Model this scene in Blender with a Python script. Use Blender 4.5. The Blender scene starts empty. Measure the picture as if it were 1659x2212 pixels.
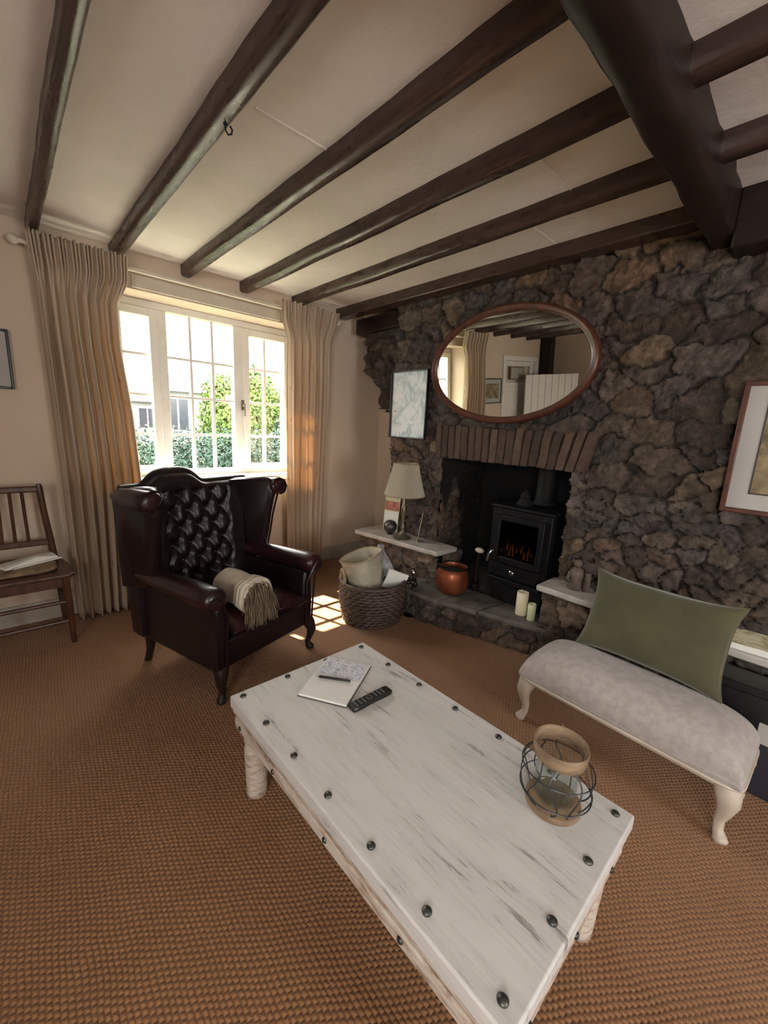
import bpy, math, random
import numpy as np
from mathutils import Vector, Matrix
random.seed(7); rng = np.random.default_rng(7)
R = math.radians
D = bpy.data
COL = bpy.context.scene.collection
sc = bpy.context.scene
PI = math.pi

# ------------------------------------------------------------ camera
F_PX = 883.06; PITCH, YAW, ROLL = .20227, .75181, .049467
CAM = Vector((0, 0, 1.3))
_f = Vector((math.sin(YAW)*math.cos(PITCH), math.cos(YAW)*math.cos(PITCH), -math.sin(PITCH)))
_r = Vector((math.cos(YAW), -math.sin(YAW), 0)); _u = _r.cross(_f)
_r2 = math.cos(ROLL)*_r + math.sin(ROLL)*_u
_u2 = -math.sin(ROLL)*_r + math.cos(ROLL)*_u
cd = D.cameras.new('camera'); cam = D.objects.new('camera', cd); COL.objects.link(cam)
cd.sensor_fit = 'HORIZONTAL'; cd.sensor_width = 36; cd.lens = F_PX/1659*36
cd.clip_start = .02; cd.clip_end = 200
m = Matrix.Identity(4)
for i in range(3):
    m[i][0] = _r2[i]; m[i][1] = _u2[i]; m[i][2] = -_f[i]; m[i][3] = CAM[i]
cam.matrix_world = m
sc.camera = cam

# ------------------------------------------------------------ world, sun, exposure
w = D.worlds.new('world'); sc.world = w; w.use_nodes = True
bg = w.node_tree.nodes['Background']
bg.inputs[0].default_value = (1.0, .982, .958, 1); bg.inputs[1].default_value = 12.5
sl = D.lights.new('sun', 'SUN'); sl.energy = 48; sl.angle = R(.6); sl.color = (1, .93, .74)
so = D.objects.new('sun', sl); COL.objects.link(so)
SUN_D = Vector((.30, -1, -1.30))
so.rotation_euler = SUN_D.to_track_quat('-Z', 'Y').to_euler()
so.location = (0, 8, 8)
def portal(name, loc, sx, sy, direction):
    l = D.lights.new(name, 'AREA'); l.shape = 'RECTANGLE'; l.size = sx; l.size_y = sy
    l.cycles.is_portal = True
    o = D.objects.new(name, l); COL.objects.link(o); o.location = loc
    o.rotation_euler = Vector(direction).to_track_quat('-Z', 'Z').to_euler()
portal('window_portal', (1.2, 3.62, 1.46), 1.5, 1.2, (0, -1, 0))
portal('window_portal', (-1.78, -1.25, 1.45), 1.5, 1.2, (1, 0, 0))
portal('window_portal', (1.1, -2.75, 1.2), 1.1, 1.1, (0, 1, 0))  # portal of the added fill window in the back wall
vs = sc.view_settings
sc.display_settings.display_device = 'sRGB'
vs.view_transform = 'Standard'; vs.look = 'None'; vs.gamma = 1; vs.exposure = 0.42
vs.use_curve_mapping = False
sc.cycles.max_bounces = 8; sc.cycles.diffuse_bounces = 5; sc.cycles.glossy_bounces = 4
sc.cycles.transparent_max_bounces = 12; sc.cycles.transmission_bounces = 6
sc.cycles.caustics_reflective = False; sc.cycles.caustics_refractive = False
sc.cycles.sample_clamp_indirect = 8

# ------------------------------------------------------------ materials
MATS = {}
def newmat(name):
    mt = D.materials.new(name); mt.use_nodes = True
    nt = mt.node_tree; b = nt.nodes['Principled BSDF']
    MATS[name] = mt
    return mt, nt, b
def setc(b, k, v):
    if k in b.inputs: b.inputs[k].default_value = v
def coords(nt, scale=(1, 1, 1), rot=(0, 0, 0), kind='Object'):
    t = nt.nodes.new('ShaderNodeTexCoord'); mp = nt.nodes.new('ShaderNodeMapping')
    mp.inputs['Scale'].default_value = scale; mp.inputs['Rotation'].default_value = rot
    nt.links.new(t.outputs[kind], mp.inputs['Vector']); return mp.outputs['Vector']
def noise(nt, vec, scale, detail=4, rough=.55, dist=0):
    n = nt.nodes.new('ShaderNodeTexNoise'); n.inputs['Scale'].default_value = scale
    n.inputs['Detail'].default_value = detail; n.inputs['Roughness'].default_value = rough
    n.inputs['Distortion'].default_value = dist
    nt.links.new(vec, n.inputs['Vector']); return n.outputs['Fac']
def ramp(nt, fac, stops):
    r = nt.nodes.new('ShaderNodeValToRGB'); e = r.color_ramp.elements
    while len(e) > len(stops): e.remove(e[-1])
    while len(e) < len(stops): e.new(.5)
    for q, (p, c) in zip(e, stops):
        q.position = p; q.color = (*c, 1) if len(c) == 3 else c
    nt.links.new(fac, r.inputs['Fac']); return r.outputs['Color']
def bump(nt, b, h, strength=.3, dist=.01):
    n = nt.nodes.new('ShaderNodeBump'); n.inputs['Strength'].default_value = strength
    n.inputs['Distance'].default_value = dist
    nt.links.new(h, n.inputs['Height']); nt.links.new(n.outputs['Normal'], b.inputs['Normal'])
def mathn(nt, op, a, b=None, clamp=False):
    n = nt.nodes.new('ShaderNodeMath'); n.operation = op; n.use_clamp = clamp
    for i, v in enumerate((a, b)):
        if v is None: continue
        if isinstance(v, (int, float)): n.inputs[i].default_value = v
        else: nt.links.new(v, n.inputs[i])
    return n.outputs[0]
def mixc(nt, fac, a, b, mode='MIX'):
    n = nt.nodes.new('ShaderNodeMix'); n.data_type = 'RGBA'; n.blend_type = mode
    if isinstance(fac, (int, float)): n.inputs[0].default_value = fac
    else: nt.links.new(fac, n.inputs[0])
    for i, v in ((6, a), (7, b)):
        if isinstance(v, tuple): n.inputs[i].default_value = (*v, 1) if len(v) == 3 else v
        else: nt.links.new(v, n.inputs[i])
    return n.outputs[2]
def simple(name, c1, c2=None, rough=.6, scale=8, bmp=0, bscale=60, metal=0, coat=0, sheen=0, stretch=(1, 1, 1), bd=.004, spec=.5, lo=.35, hi=.65):
    mt, nt, b = newmat(name); v = coords(nt, stretch)
    c2 = c2 or tuple(x*.8 for x in c1)
    nt.links.new(ramp(nt, noise(nt, v, scale), [(lo, c2), (hi, c1)]), b.inputs['Base Color'])
    setc(b, 'Roughness', rough); setc(b, 'Metallic', metal); setc(b, 'Coat Weight', coat)
    setc(b, 'Coat Roughness', .2); setc(b, 'Specular IOR Level', spec)
    if sheen: setc(b, 'Sheen Weight', sheen); setc(b, 'Sheen Roughness', .4)
    if bmp: bump(nt, b, noise(nt, v, bscale, 5), bmp, bd)
    return mt
simple('plaster', (.60, .50, .395), (.57, .47, .37), .9, 3, .25, 14, bd=.01)
simple('ceiling_paint', (.80, .745, .70), (.73, .68, .635), .9, 3, .3, 9, bd=.02)
simple('white_paint', (.80, .79, .76), (.74, .73, .69), .4, 10, .05, 40)
simple('cream_paint', (.66, .60, .50), (.58, .52, .43), .5, 6, .1, 30)
simple('skirting_paint', (.42, .38, .33), (.38, .34, .29), .5, 6)
simple('dark_wood', (.022, .012, .009), (.014, .008, .007), .42, 10, .25, 40, stretch=(1, 1, 6), bd=.003, spec=.3)
simple('chair_wood', (.085, .032, .017), (.04, .016, .01), .35, 8, .1, 40, stretch=(4, 4, 1), coat=.2)
simple('mahogany', (.10, .028, .014), (.05, .016, .010), .38, 8, .05, 60, coat=.1, stretch=(1, 3, 3))
simple('leather', (.012, .0045, .006), (.007, .0035, .0045), .38, 14, .22, 160, coat=.08, bd=.0015, spec=.38)
simple('leather_worn', (.030, .006, .008), (.010, .004, .005), .33, 7, .2, 160, coat=.12, bd=.0015, spec=.45)
simple('black_iron', (.007, .007, .0075), (.003, .003, .0035), .65, 20, .15, 90, spec=.25)
simple('stove_iron', (.0045, .0045, .005), (.003, .003, .0035), .55, 20, .1, 200, bd=.001, spec=.2)
simple('soot', (.008, .007, .006), (.004, .004, .004), .95, 8, .6, 20, bd=.02)
simple('slate_slab', (.50, .47, .43), (.36, .34, .31), .5, 9, .3, 30, bd=.004)
simple('copper', (.42, .13, .055), (.24, .065, .03), .35, 9, .3, 25, metal=.6, bd=.003)
simple('wax', (.80, .73, .52), (.75, .68, .47), .45, 6)
simple('wax_green', (.66, .70, .46), (.60, .64, .40), .45, 6)
simple('pewter', (.15, .13, .13), (.05, .045, .05), .35, 30, .5, 40, metal=.7, bd=.006)
simple('brass_old', (.20, .18, .13), (.12, .10, .07), .35, 12, metal=.6)
simple('silver', (.6, .6, .6), (.4, .4, .4), .22, 12, metal=1)
simple('paper', (.78, .78, .74), (.72, .72, .69), .7, 9)
simple('card_red', (.30, .06, .05), (.42, .20, .14), .6, 22)
simple('card_cream', (.62, .56, .36), (.40, .40, .22), .6, 25)
simple('card_back', (.05, .04, .035), (.03, .025, .02), .6, 9)
simple('cream_enamel', (.50, .46, .36), (.40, .37, .28), .45, 9, .1, 40)
simple('green_interior', (.10, .13, .07), (.16, .17, .08), .6, 9)
simple('moss', (.30, .29, .12), (.16, .17, .06), .8, 30, .5, 60, bd=.01)
simple('bag', (.45, .44, .46), (.25, .25, .28), .5, 14, .8, 14, bd=.03)
simple('plastic_black', (.014, .014, .015), (.009, .009, .010), .35, 9)
simple('button_grey', (.16, .17, .18), (.10, .11, .11), .5, 9)
simple('throw', (.56, .50, .40), (.42, .36, .28), .95, 16, .6, 90, sheen=.3, bd=.004)
simple('fringe', (.20, .145, .09), (.075, .052, .034), .9, 40, stretch=(1, 1, .2))
simple('damask', (.405, .372, .355), (.355, .322, .305), .85, 34, .35, 30, sheen=.25, bd=.004, lo=.42, hi=.58)
simple('bench_paint', (.54, .48, .40), (.46, .40, .33), .45, 12, .1, 40)
simple('velvet', (.082, .078, .034), (.056, .053, .024), .85, 5, .15, 120, sheen=.5, bd=.001)
simple('cabinet_black', (.006, .0055, .0055), (.008, .007, .007), .4, 9)
simple('navy', (.010, .012, .024), (.008, .008, .016), .5, 9)
simple('figurine', (.14, .10, .08), (.07, .05, .04), .6, 20, .5, 60)
simple('rope', (.36, .27, .17), (.22, .16, .10), .8, 30, .6, 120)
simple('lantern_wood', (.30, .21, .13), (.17, .115, .07), .6, 12, .3, 50, stretch=(1, 1, 4))
simple('wire', (.06, .06, .065), (.04, .04, .045), .4, 20, metal=.6)
simple('stud_metal', (.13, .13, .115), (.05, .05, .05), .4, 30, .4, 80, metal=.75, bd=.002)
simple('gold', (.32, .26, .13), (.24, .18, .09), .4, 9, metal=.5)
simple('mat_board', (.42, .41, .39), (.38, .37, .35), .8, 5)
simple('sepia', (.34, .27, .16), (.12, .09, .05), .8, 14)
simple('seagrass', (.28, .20, .12), (.10, .06, .04), .8, 20, .7, 60, bd=.006)
simple('wall_ext', (.22, .215, .21), None, .9, 3)
simple('roof_ext', (.12, .12, .13), (.09, .09, .10), .9, 3, stretch=(1, 6, 6))
simple('win_ext', (.03, .035, .045), None, .2, 3)
simple('grass', (.06, .09, .03), (.035, .06, .02), .95, 3)
simple('leaf_lime', (.10, .155, .022), (.055, .10, .018), .8, 3)
simple('leaf_teal', (.022, .055, .034), (.012, .032, .022), .8, 3)
simple('ash', (.10, .09, .085), (.05, .045, .04), .9, 12, .6, 40, bd=.01)
simple('flag_stone', (.15, .135, .12), (.07, .062, .055), .75, 7, .6, 18, bd=.012)
simple('brick_slab', (.125, .085, .066), (.070, .048, .038), .85, 9, .7, 45, bd=.008)
simple('wicker', (.085, .055, .043), (.04, .025, .02), .6, 30, .4, 80, coat=.1)

def mat_edge_stone():
    mt, nt, b = newmat('edge_stone'); v = coords(nt); oi = nt.nodes.new('ShaderNodeObjectInfo')
    c = ramp(nt, oi.outputs['Random'], [(0, (.055, .038, .030)), (.5, (.085, .058, .045)), (1, (.12, .082, .060))])
    c = mixc(nt, .8, c, ramp(nt, noise(nt, v, 14, 7, .7), [(.3, (.55, .52, .5)), (.7, (1.4, 1.35, 1.3))]), 'MULTIPLY')
    nt.links.new(c, b.inputs['Base Color']); setc(b, 'Roughness', .85); setc(b, 'Specular IOR Level', .3)
    bump(nt, b, noise(nt, v, 30, 8, .75), 1.0, .012)
mat_edge_stone()
def mat_joist():
    mt, nt, b = newmat('joist')
    v = coords(nt, (12, 1.2, 12)); n = noise(nt, v, 2.2, 6, .65)
    nt.links.new(ramp(nt, n, [(.3, (.030, .016, .013)), (.6, (.055, .029, .022)), (.8, (.085, .048, .036))]), b.inputs['Base Color'])
    n2 = noise(nt, coords(nt, (5, 1.5, 5)), 5, 4)
    nt.links.new(ramp(nt, n2, [(.35, (.22,)*3), (.7, (.42,)*3)]), b.inputs['Roughness'])
    setc(b, 'Specular IOR Level', .55)
    bump(nt, b, noise(nt, coords(nt, (9, 2, 9)), 5, 5), .22, .004)
mat_joist()
def mat_stone():
    mt, nt, b = newmat('stone')
    at = nt.nodes.new('ShaderNodeAttribute'); at.attribute_name = 'Col'
    v = coords(nt)
    n = noise(nt, v, 16, 8, .68)
    c = mixc(nt, 1.0, at.outputs['Color'], ramp(nt, n, [(.3, (.5, .48, .46)), (.5, (.95, .93, .9)), (.72, (1.7, 1.6, 1.5))]), 'MULTIPLY')
    nt.links.new(c, b.inputs['Base Color']); setc(b, 'Roughness', .8); setc(b, 'Specular IOR Level', .35)
    h = mathn(nt, 'ADD', noise(nt, v, 26, 8, .7, .6), mathn(nt, 'MULTIPLY', noise(nt, v, 9, 3, .5, 1.5), 1.5))
    bump(nt, b, h, 1.0, .026)
mat_stone()
def mat_carpet():
    mt, nt, b = newmat('sisal')
    P = .0128
    v = coords(nt, (1, 1, 1), (0, 0, R(4)))
    wob = nt.nodes.new('ShaderNodeTexNoise'); wob.inputs['Scale'].default_value = 9; wob.inputs['Detail'].default_value = 3
    nt.links.new(v, wob.inputs['Vector'])
    va = nt.nodes.new('ShaderNodeVectorMath'); va.operation = 'MULTIPLY_ADD'
    nt.links.new(wob.outputs['Color'], va.inputs[0]); va.inputs[1].default_value = (.017, .017, 0); nt.links.new(v, va.inputs[2])
    s = nt.nodes.new('ShaderNodeSeparateXYZ'); nt.links.new(va.outputs[0], s.inputs[0])
    x = mathn(nt, 'MULTIPLY', s.outputs[0], 1/P); y = mathn(nt, 'MULTIPLY', s.outputs[1], 1/(P*1.25))
    fl = mathn(nt, 'FLOOR', x); sh = mathn(nt, 'MULTIPLY', mathn(nt, 'MODULO', fl, 2.0), .5)
    y2 = mathn(nt, 'ADD', y, sh)
    sx = mathn(nt, 'ABSOLUTE', mathn(nt, 'SINE', mathn(nt, 'MULTIPLY', x, PI)))
    sy = mathn(nt, 'ABSOLUTE', mathn(nt, 'SINE', mathn(nt, 'MULTIPLY', y2, PI)))
    h = mathn(nt, 'POWER', mathn(nt, 'MULTIPLY', sx, sy), .85)
    n = noise(nt, v, 2.3, 5, .6); n3 = noise(nt, v, 420, 3, .7)
    c = ramp(nt, n, [(.3, (.30, .145, .060)), (.55, (.375, .188, .083)), (.8, (.44, .245, .125))])
    # shade in the gaps between the nubs, painted as a darker brown
    c = mixc(nt, mathn(nt, 'MULTIPLY', mathn(nt, 'SUBTRACT', 1.0, h, True), .8), c, (.17, .078, .034))
    c = mixc(nt, .5, c, ramp(nt, n3, [(.2, (.6, .6, .6)), (.8, (1.3, 1.3, 1.3))]), 'MULTIPLY')
    nt.links.new(c, b.inputs['Base Color']); setc(b, 'Roughness', .75); setc(b, 'Specular IOR Level', .3)
    setc(b, 'Sheen Weight', .15)
    bump(nt, b, mathn(nt, 'ADD', h, mathn(nt, 'MULTIPLY', n3, .25)), .9, .0038)
mat_carpet()
def mat_curtain():
    mt, nt, b = newmat('curtain_cloth')
    v = coords(nt, (1, 1, 1), kind='UV')
    wv = nt.nodes.new('ShaderNodeTexWave'); wv.wave_type = 'BANDS'; wv.bands_direction = 'X'
    wv.inputs['Scale'].default_value = 2.6; wv.inputs['Distortion'].default_value = 1.2; wv.inputs['Detail'].default_value = 2
    nt.links.new(v, wv.inputs['Vector'])
    st = ramp(nt, wv.outputs['Fac'], [(.0, (.60, .51, .39)), (.45, (.66, .57, .45)), (.85, (.62, .53, .40)), (1, (.50, .38, .29))])
    vo = nt.nodes.new('ShaderNodeTexVoronoi'); vo.inputs['Scale'].default_value = 1
    nt.links.new(coords(nt, (26, 7, 1), kind='UV'), vo.inputs['Vector'])
    kn = ramp(nt, vo.outputs['Distance'], [(.05, (.55, .38, .30)), (.16, (1, 1, 1))])
    c = mixc(nt, .8, st, kn, 'MULTIPLY')
    nt.links.new(c, b.inputs['Base Color']); setc(b, 'Roughness', .9)
    tr = nt.nodes.new('ShaderNodeBsdfTranslucent')
    tc = mixc(nt, 1.0, c, (1.0, .80, .48), 'MULTIPLY'); nt.links.new(tc, tr.inputs['Color'])
    ms = nt.nodes.new('ShaderNodeMixShader'); ms.inputs[0].default_value = .30
    nt.links.new(b.outputs[0], ms.inputs[1]); nt.links.new(tr.outputs[0], ms.inputs[2])
    nt.links.new(ms.outputs[0], nt.nodes['Material Output'].inputs['Surface'])
    bump(nt, b, noise(nt, coords(nt), 220, 3), .2, .002)
mat_curtain()
def mat_table():
    mt, nt, b = newmat('table_paint')
    n = noise(nt, coords(nt, (34, 2.0, 10)), 2.6, 10, .80, .5)
    n2 = noise(nt, coords(nt, (9, 2.2, 3)), 2.2, 5, .6)
    f = mathn(nt, 'ADD', mathn(nt, 'MULTIPLY', n, .62), mathn(nt, 'MULTIPLY', n2, .38))
    c = ramp(nt, f, [(.32, (.10, .085, .07)), (.40, (.30, .285, .265)), (.43, (.56, .555, .54)), (.56, (.65, .645, .63)), (.7, (.57, .565, .55))])
    nt.links.new(c, b.inputs['Base Color']); setc(b, 'Roughness', .5)
    bump(nt, b, f, .45, .003)
mat_table()
def mat_edge():
    mt, nt, b = newmat('table_edge')
    n = noise(nt, coords(nt, (6, 2.5, 12)), 5, 7, .7)
    nt.links.new(ramp(nt, n, [(.33, (.20, .13, .09)), (.44, (.46, .37, .30)), (.56, (.60, .55, .49))]), b.inputs['Base Color'])
    setc(b, 'Roughness', .55); bump(nt, b, n, .2, .002)
mat_edge()
def mat_glass(name, tint=(1, 1, 1), r=.0, base=.04):
    mt, nt, b = newmat(name); nt.nodes.remove(b)
    t = nt.nodes.new('ShaderNodeBsdfTransparent'); t.inputs[0].default_value = (*tint, 1)
    g = nt.nodes.new('ShaderNodeBsdfGlossy'); g.inputs['Roughness'].default_value = r
    lw = nt.nodes.new('ShaderNodeLayerWeight'); lw.inputs[0].default_value = .5
    fr = mathn(nt, 'ADD', mathn(nt, 'MULTIPLY', mathn(nt, 'POWER', lw.outputs['Facing'], 5.0), .9), base)
    ms = nt.nodes.new('ShaderNodeMixShader'); nt.links.new(fr, ms.inputs[0])
    nt.links.new(t.outputs[0], ms.inputs[1]); nt.links.new(g.outputs[0], ms.inputs[2])
    nt.links.new(ms.outputs[0], nt.nodes['Material Output'].inputs['Surface'])
mat_glass('window_glass'); mat_glass('clear_glass', (.93, .96, .95)); mat_glass('stove_glass', (.25, .22, .2))
def mat_mirror():
    mt, nt, b = newmat('mirror_silver'); setc(b, 'Base Color', (.86, .87, .82, 1)); setc(b, 'Metallic', 1.0); setc(b, 'Roughness', .0)
mat_mirror()
def mat_emis(name, c, s):
    mt, nt, b = newmat(name); setc(b, 'Base Color', (*c, 1)); setc(b, 'Emission Color', (*c, 1)); setc(b, 'Emission Strength', s)
mat_emis('orange_streak', (1, .32, .06), .35)
def mat_print(name, base, inks, scale, kind='Object'):
    mt, nt, b = newmat(name); v = coords(nt)
    n = noise(nt, v, scale, 6, .7, .8)
    nt.links.new(ramp(nt, n, [(.38, inks[0]), (.47, inks[1]), (.55, base)]), b.inputs['Base Color'])
    setc(b, 'Roughness', .6)
mat_print('map_print', (.66, .70, .72), ((.34, .42, .46), (.52, .59, .62)), 11)
mat_print('page_print', (.74, .75, .78), ((.30, .32, .42), (.58, .60, .70)), 90)
mat_print('magazine', (.80, .76, .56), ((.34, .30, .16), (.62, .56, .34)), 18)
def mat_shade():
    mt, nt, b = newmat('lamp_shade_cloth'); setc(b, 'Base Color', (.46, .42, .32, 1)); setc(b, 'Roughness', .9)
    tr = nt.nodes.new('ShaderNodeBsdfTranslucent'); tr.inputs[0].default_value = (.5, .42, .28, 1)
    ms = nt.nodes.new('ShaderNodeMixShader'); ms.inputs[0].default_value = .2
    nt.links.new(b.outputs[0], ms.inputs[1]); nt.links.new(tr.outputs[0], ms.inputs[2])
    nt.links.new(ms.outputs[0], nt.nodes['Material Output'].inputs['Surface'])
mat_shade()

# ------------------------------------------------------------ helpers
def tag(o, label=None, cat=None, group=None, kind=None):
    if label: o['label'] = label
    if cat: o['category'] = cat
    if group: o['group'] = group
    if kind: o['kind'] = kind
    return o
def thing(name, label, cat, loc=(0, 0, 0), rz=0, group=None, rot=None):
    o = D.objects.new(name, None); COL.objects.link(o); o.location = loc
    o.rotation_euler = rot if rot else (0, 0, rz); o.empty_display_size = .05
    return tag(o, label, cat, group)
class MB:
    def __init__(s): s.v = []; s.f = []; s.M = Matrix.Identity(4)
    def add(s, vs, fs):
        n = len(s.v); s.v += [tuple(s.M @ Vector(p)) for p in vs]; s.f += [tuple(i+n for i in f) for f in fs]; return s
    def box(s, x0, x1, y0, y1, z0, z1):
        return s.add([(x0, y0, z0), (x1, y0, z0), (x1, y1, z0), (x0, y1, z0), (x0, y0, z1), (x1, y0, z1), (x1, y1, z1), (x0, y1, z1)],
                     [(0, 3, 2, 1), (4, 5, 6, 7), (0, 1, 5, 4), (1, 2, 6, 5), (2, 3, 7, 6), (3, 0, 4, 7)])
    def rings(s, rings, closed=True, cap=True, loop=False):
        n = len(rings[0]); vs = [p for r in rings for p in r]; fs = []
        m_ = len(rings)
        for i in range(m_ if loop else m_-1):
            a = i*n; b = ((i+1) % m_)*n
            for j in range(n if closed else n-1):
                k = (j+1) % n; fs.append((a+j, a+k, b+k, b+j))
        if cap and not loop and closed:
            fs.append(tuple(reversed(range(n)))); fs.append(tuple(range((m_-1)*n, m_*n)))
        return s.add(vs, fs)
    def lathe(s, prof, n=24, c=(0, 0, 0), sq=1):
        return s.rings([[(c[0]+r*math.cos(2*PI*j/n), c[1]+r*sq*math.sin(2*PI*j/n), c[2]+z) for j in range(n)] for r, z in prof])
    def tube(s, path, r, n=8, closed=False, flat=1):
        path = [Vector(p) for p in path]; rr = r if isinstance(r, (list, tuple)) else [r]*len(path)
        rings = []; up = Vector((0, 0, 1)); N = len(path)
        for i, p in enumerate(path):
            a = path[i-1] if (i > 0 or closed) else p; b = path[(i+1) % N] if (i < N-1 or closed) else p
            t = (b-a).normalized()
            if i == 0:
                u = t.cross(up)
                if u.length < .05: u = t.cross(Vector((0, 1, 0)))
                u.normalize()
            else:
                u = (u-t*u.dot(t)).normalized()
            v = t.cross(u)
            rings.append([tuple(p+u*rr[i]*math.cos(2*PI*j/n)+v*flat*rr[i]*math.sin(2*PI*j/n)) for j in range(n)])
        return s.rings(rings, loop=closed, cap=not closed)
    def ball(s, c, r, nu=16, nv=10):
        r = r if isinstance(r, (list, tuple)) else (r,)*3
        return s.rings([[(c[0]+r[0]*math.sin(a)*math.cos(2*PI*j/nu), c[1]+r[1]*math.sin(a)*math.sin(2*PI*j/nu), c[2]-r[2]*math.cos(a)) for j in range(nu)]
                        for a in [max(.02, min(PI-.02, PI*i/nv)) for i in range(nv+1)]])
    def extr(s, poly, axis, a, b):
        def P(q, t): return [(t, q[0], q[1]), (q[0], t, q[1]), (q[0], q[1], t)][axis]
        return s.rings([[P(q, a) for q in poly], [P(q, b) for q in poly]])
    def build(s, name, mat, parent=None, bevel=0, seg=2, smooth=40, sub=0, solid=0, uv=None):
        me = D.meshes.new(name); me.from_pydata(s.v, [], s.f); me.validate()
        import bmesh
        bm = bmesh.new(); bm.from_mesh(me); bmesh.ops.recalc_face_normals(bm, faces=bm.faces); bm.to_mesh(me); bm.free()
        if smooth:
            me.polygons.foreach_set('use_smooth', [True]*len(me.polygons)); me.set_sharp_from_angle(angle=R(smooth))
        mt = MATS[mat]; me.materials.append(mt)
        o = D.objects.new(name, me); COL.objects.link(o)
        if parent: o.parent = parent
        if solid: md = o.modifiers.new('solid', 'SOLIDIFY'); md.thickness = solid; md.offset = 0
        if bevel:
            md = o.modifiers.new('bevel', 'BEVEL'); md.width = bevel; md.segments = seg; md.limit_method = 'ANGLE'; md.angle_limit = R(40)
        if sub:
            md = o.modifiers.new('sub', 'SUBSURF'); md.levels = sub; md.render_levels = sub
        return o
def dup(o, parent=None, loc=None, rot=None, label=None):
    c = o.copy(); COL.objects.link(c)
    if parent is not None: c.parent = parent
    if loc is not None: c.location = loc
    if rot is not None: c.rotation_euler = rot
    if label: c['label'] = label
    for ch in [q for q in D.objects if q.parent == o]: dup(ch, c)
    return c
def struct(o): o['kind'] = 'structure'; return o

def vnoise(x, y, seed, octs=4, pers=.5):
    r = np.random.default_rng(seed); tot = np.zeros_like(x); amp = 1.; s = 0
    for k in range(octs):
        T = r.random((64, 64)); xi = np.floor(x).astype(int); yi = np.floor(y).astype(int)
        fx = x-xi; fy = y-yi; fx = fx*fx*(3-2*fx); fy = fy*fy*(3-2*fy)
        a = T[xi % 64, yi % 64]; b = T[(xi+1) % 64, yi % 64]; c = T[xi % 64, (yi+1) % 64]; d = T[(xi+1) % 64, (yi+1) % 64]
        tot += amp*((a*(1-fx)+b*fx)*(1-fy)+(c*(1-fx)+d*fx)*fy); s += amp; amp *= pers; x = x*2.03+7.1; y = y*2.03+3.7
    return tot/s
def voro(u, v, cw, ch, seed):
    r = np.random.default_rng(seed); N = 128
    jx = r.random((N, N))*.9+.05; jy = r.random((N, N))*.8+.1; bias = (r.random((N, N))*.18)
    ru = r.random((N, N)); rc = r.integers(0, 1000, (N, N))
    x = u/cw; y = v/ch; xi = np.floor(x).astype(int); yi = np.floor(y).astype(int)
    f1 = np.full(u.shape, 9.); f2 = np.full(u.shape, 9.); idr = np.zeros(u.shape); idc = np.zeros(u.shape, int)
    gx = np.zeros(u.shape); gy = np.zeros(u.shape)
    for dx in (-1, 0, 1, 2, -2):
        for dy in (-1, 0, 1, 2, -2):
            a = (xi+dx) % N; b = (yi+dy) % N
            ex = (xi+dx+jx[a, b]-x); ey = (yi+dy+jy[a, b]-y)
            d = np.sqrt(ex*ex+ey*ey)-bias[a, b]
            nw = d < f1
            f2 = np.where(nw, f1, np.minimum(f2, d)); idr = np.where(nw, ru[a, b], idr); idc = np.where(nw, rc[a, b], idc)
            gx = np.where(nw, ex, gx); gy = np.where(nw, ey, gy); f1 = np.where(nw, d, f1)
    return f1, f2, idr, idc, gx, gy
PAL = np.array([(.145, .108, .088), (.115, .098, .088), (.165, .128, .100), (.135, .112, .105), (.185, .150, .118),
                (.105, .080, .068), (.150, .125, .122), (.200, .150, .105), (.120, .105, .100), (.16, .115, .085)])
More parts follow.
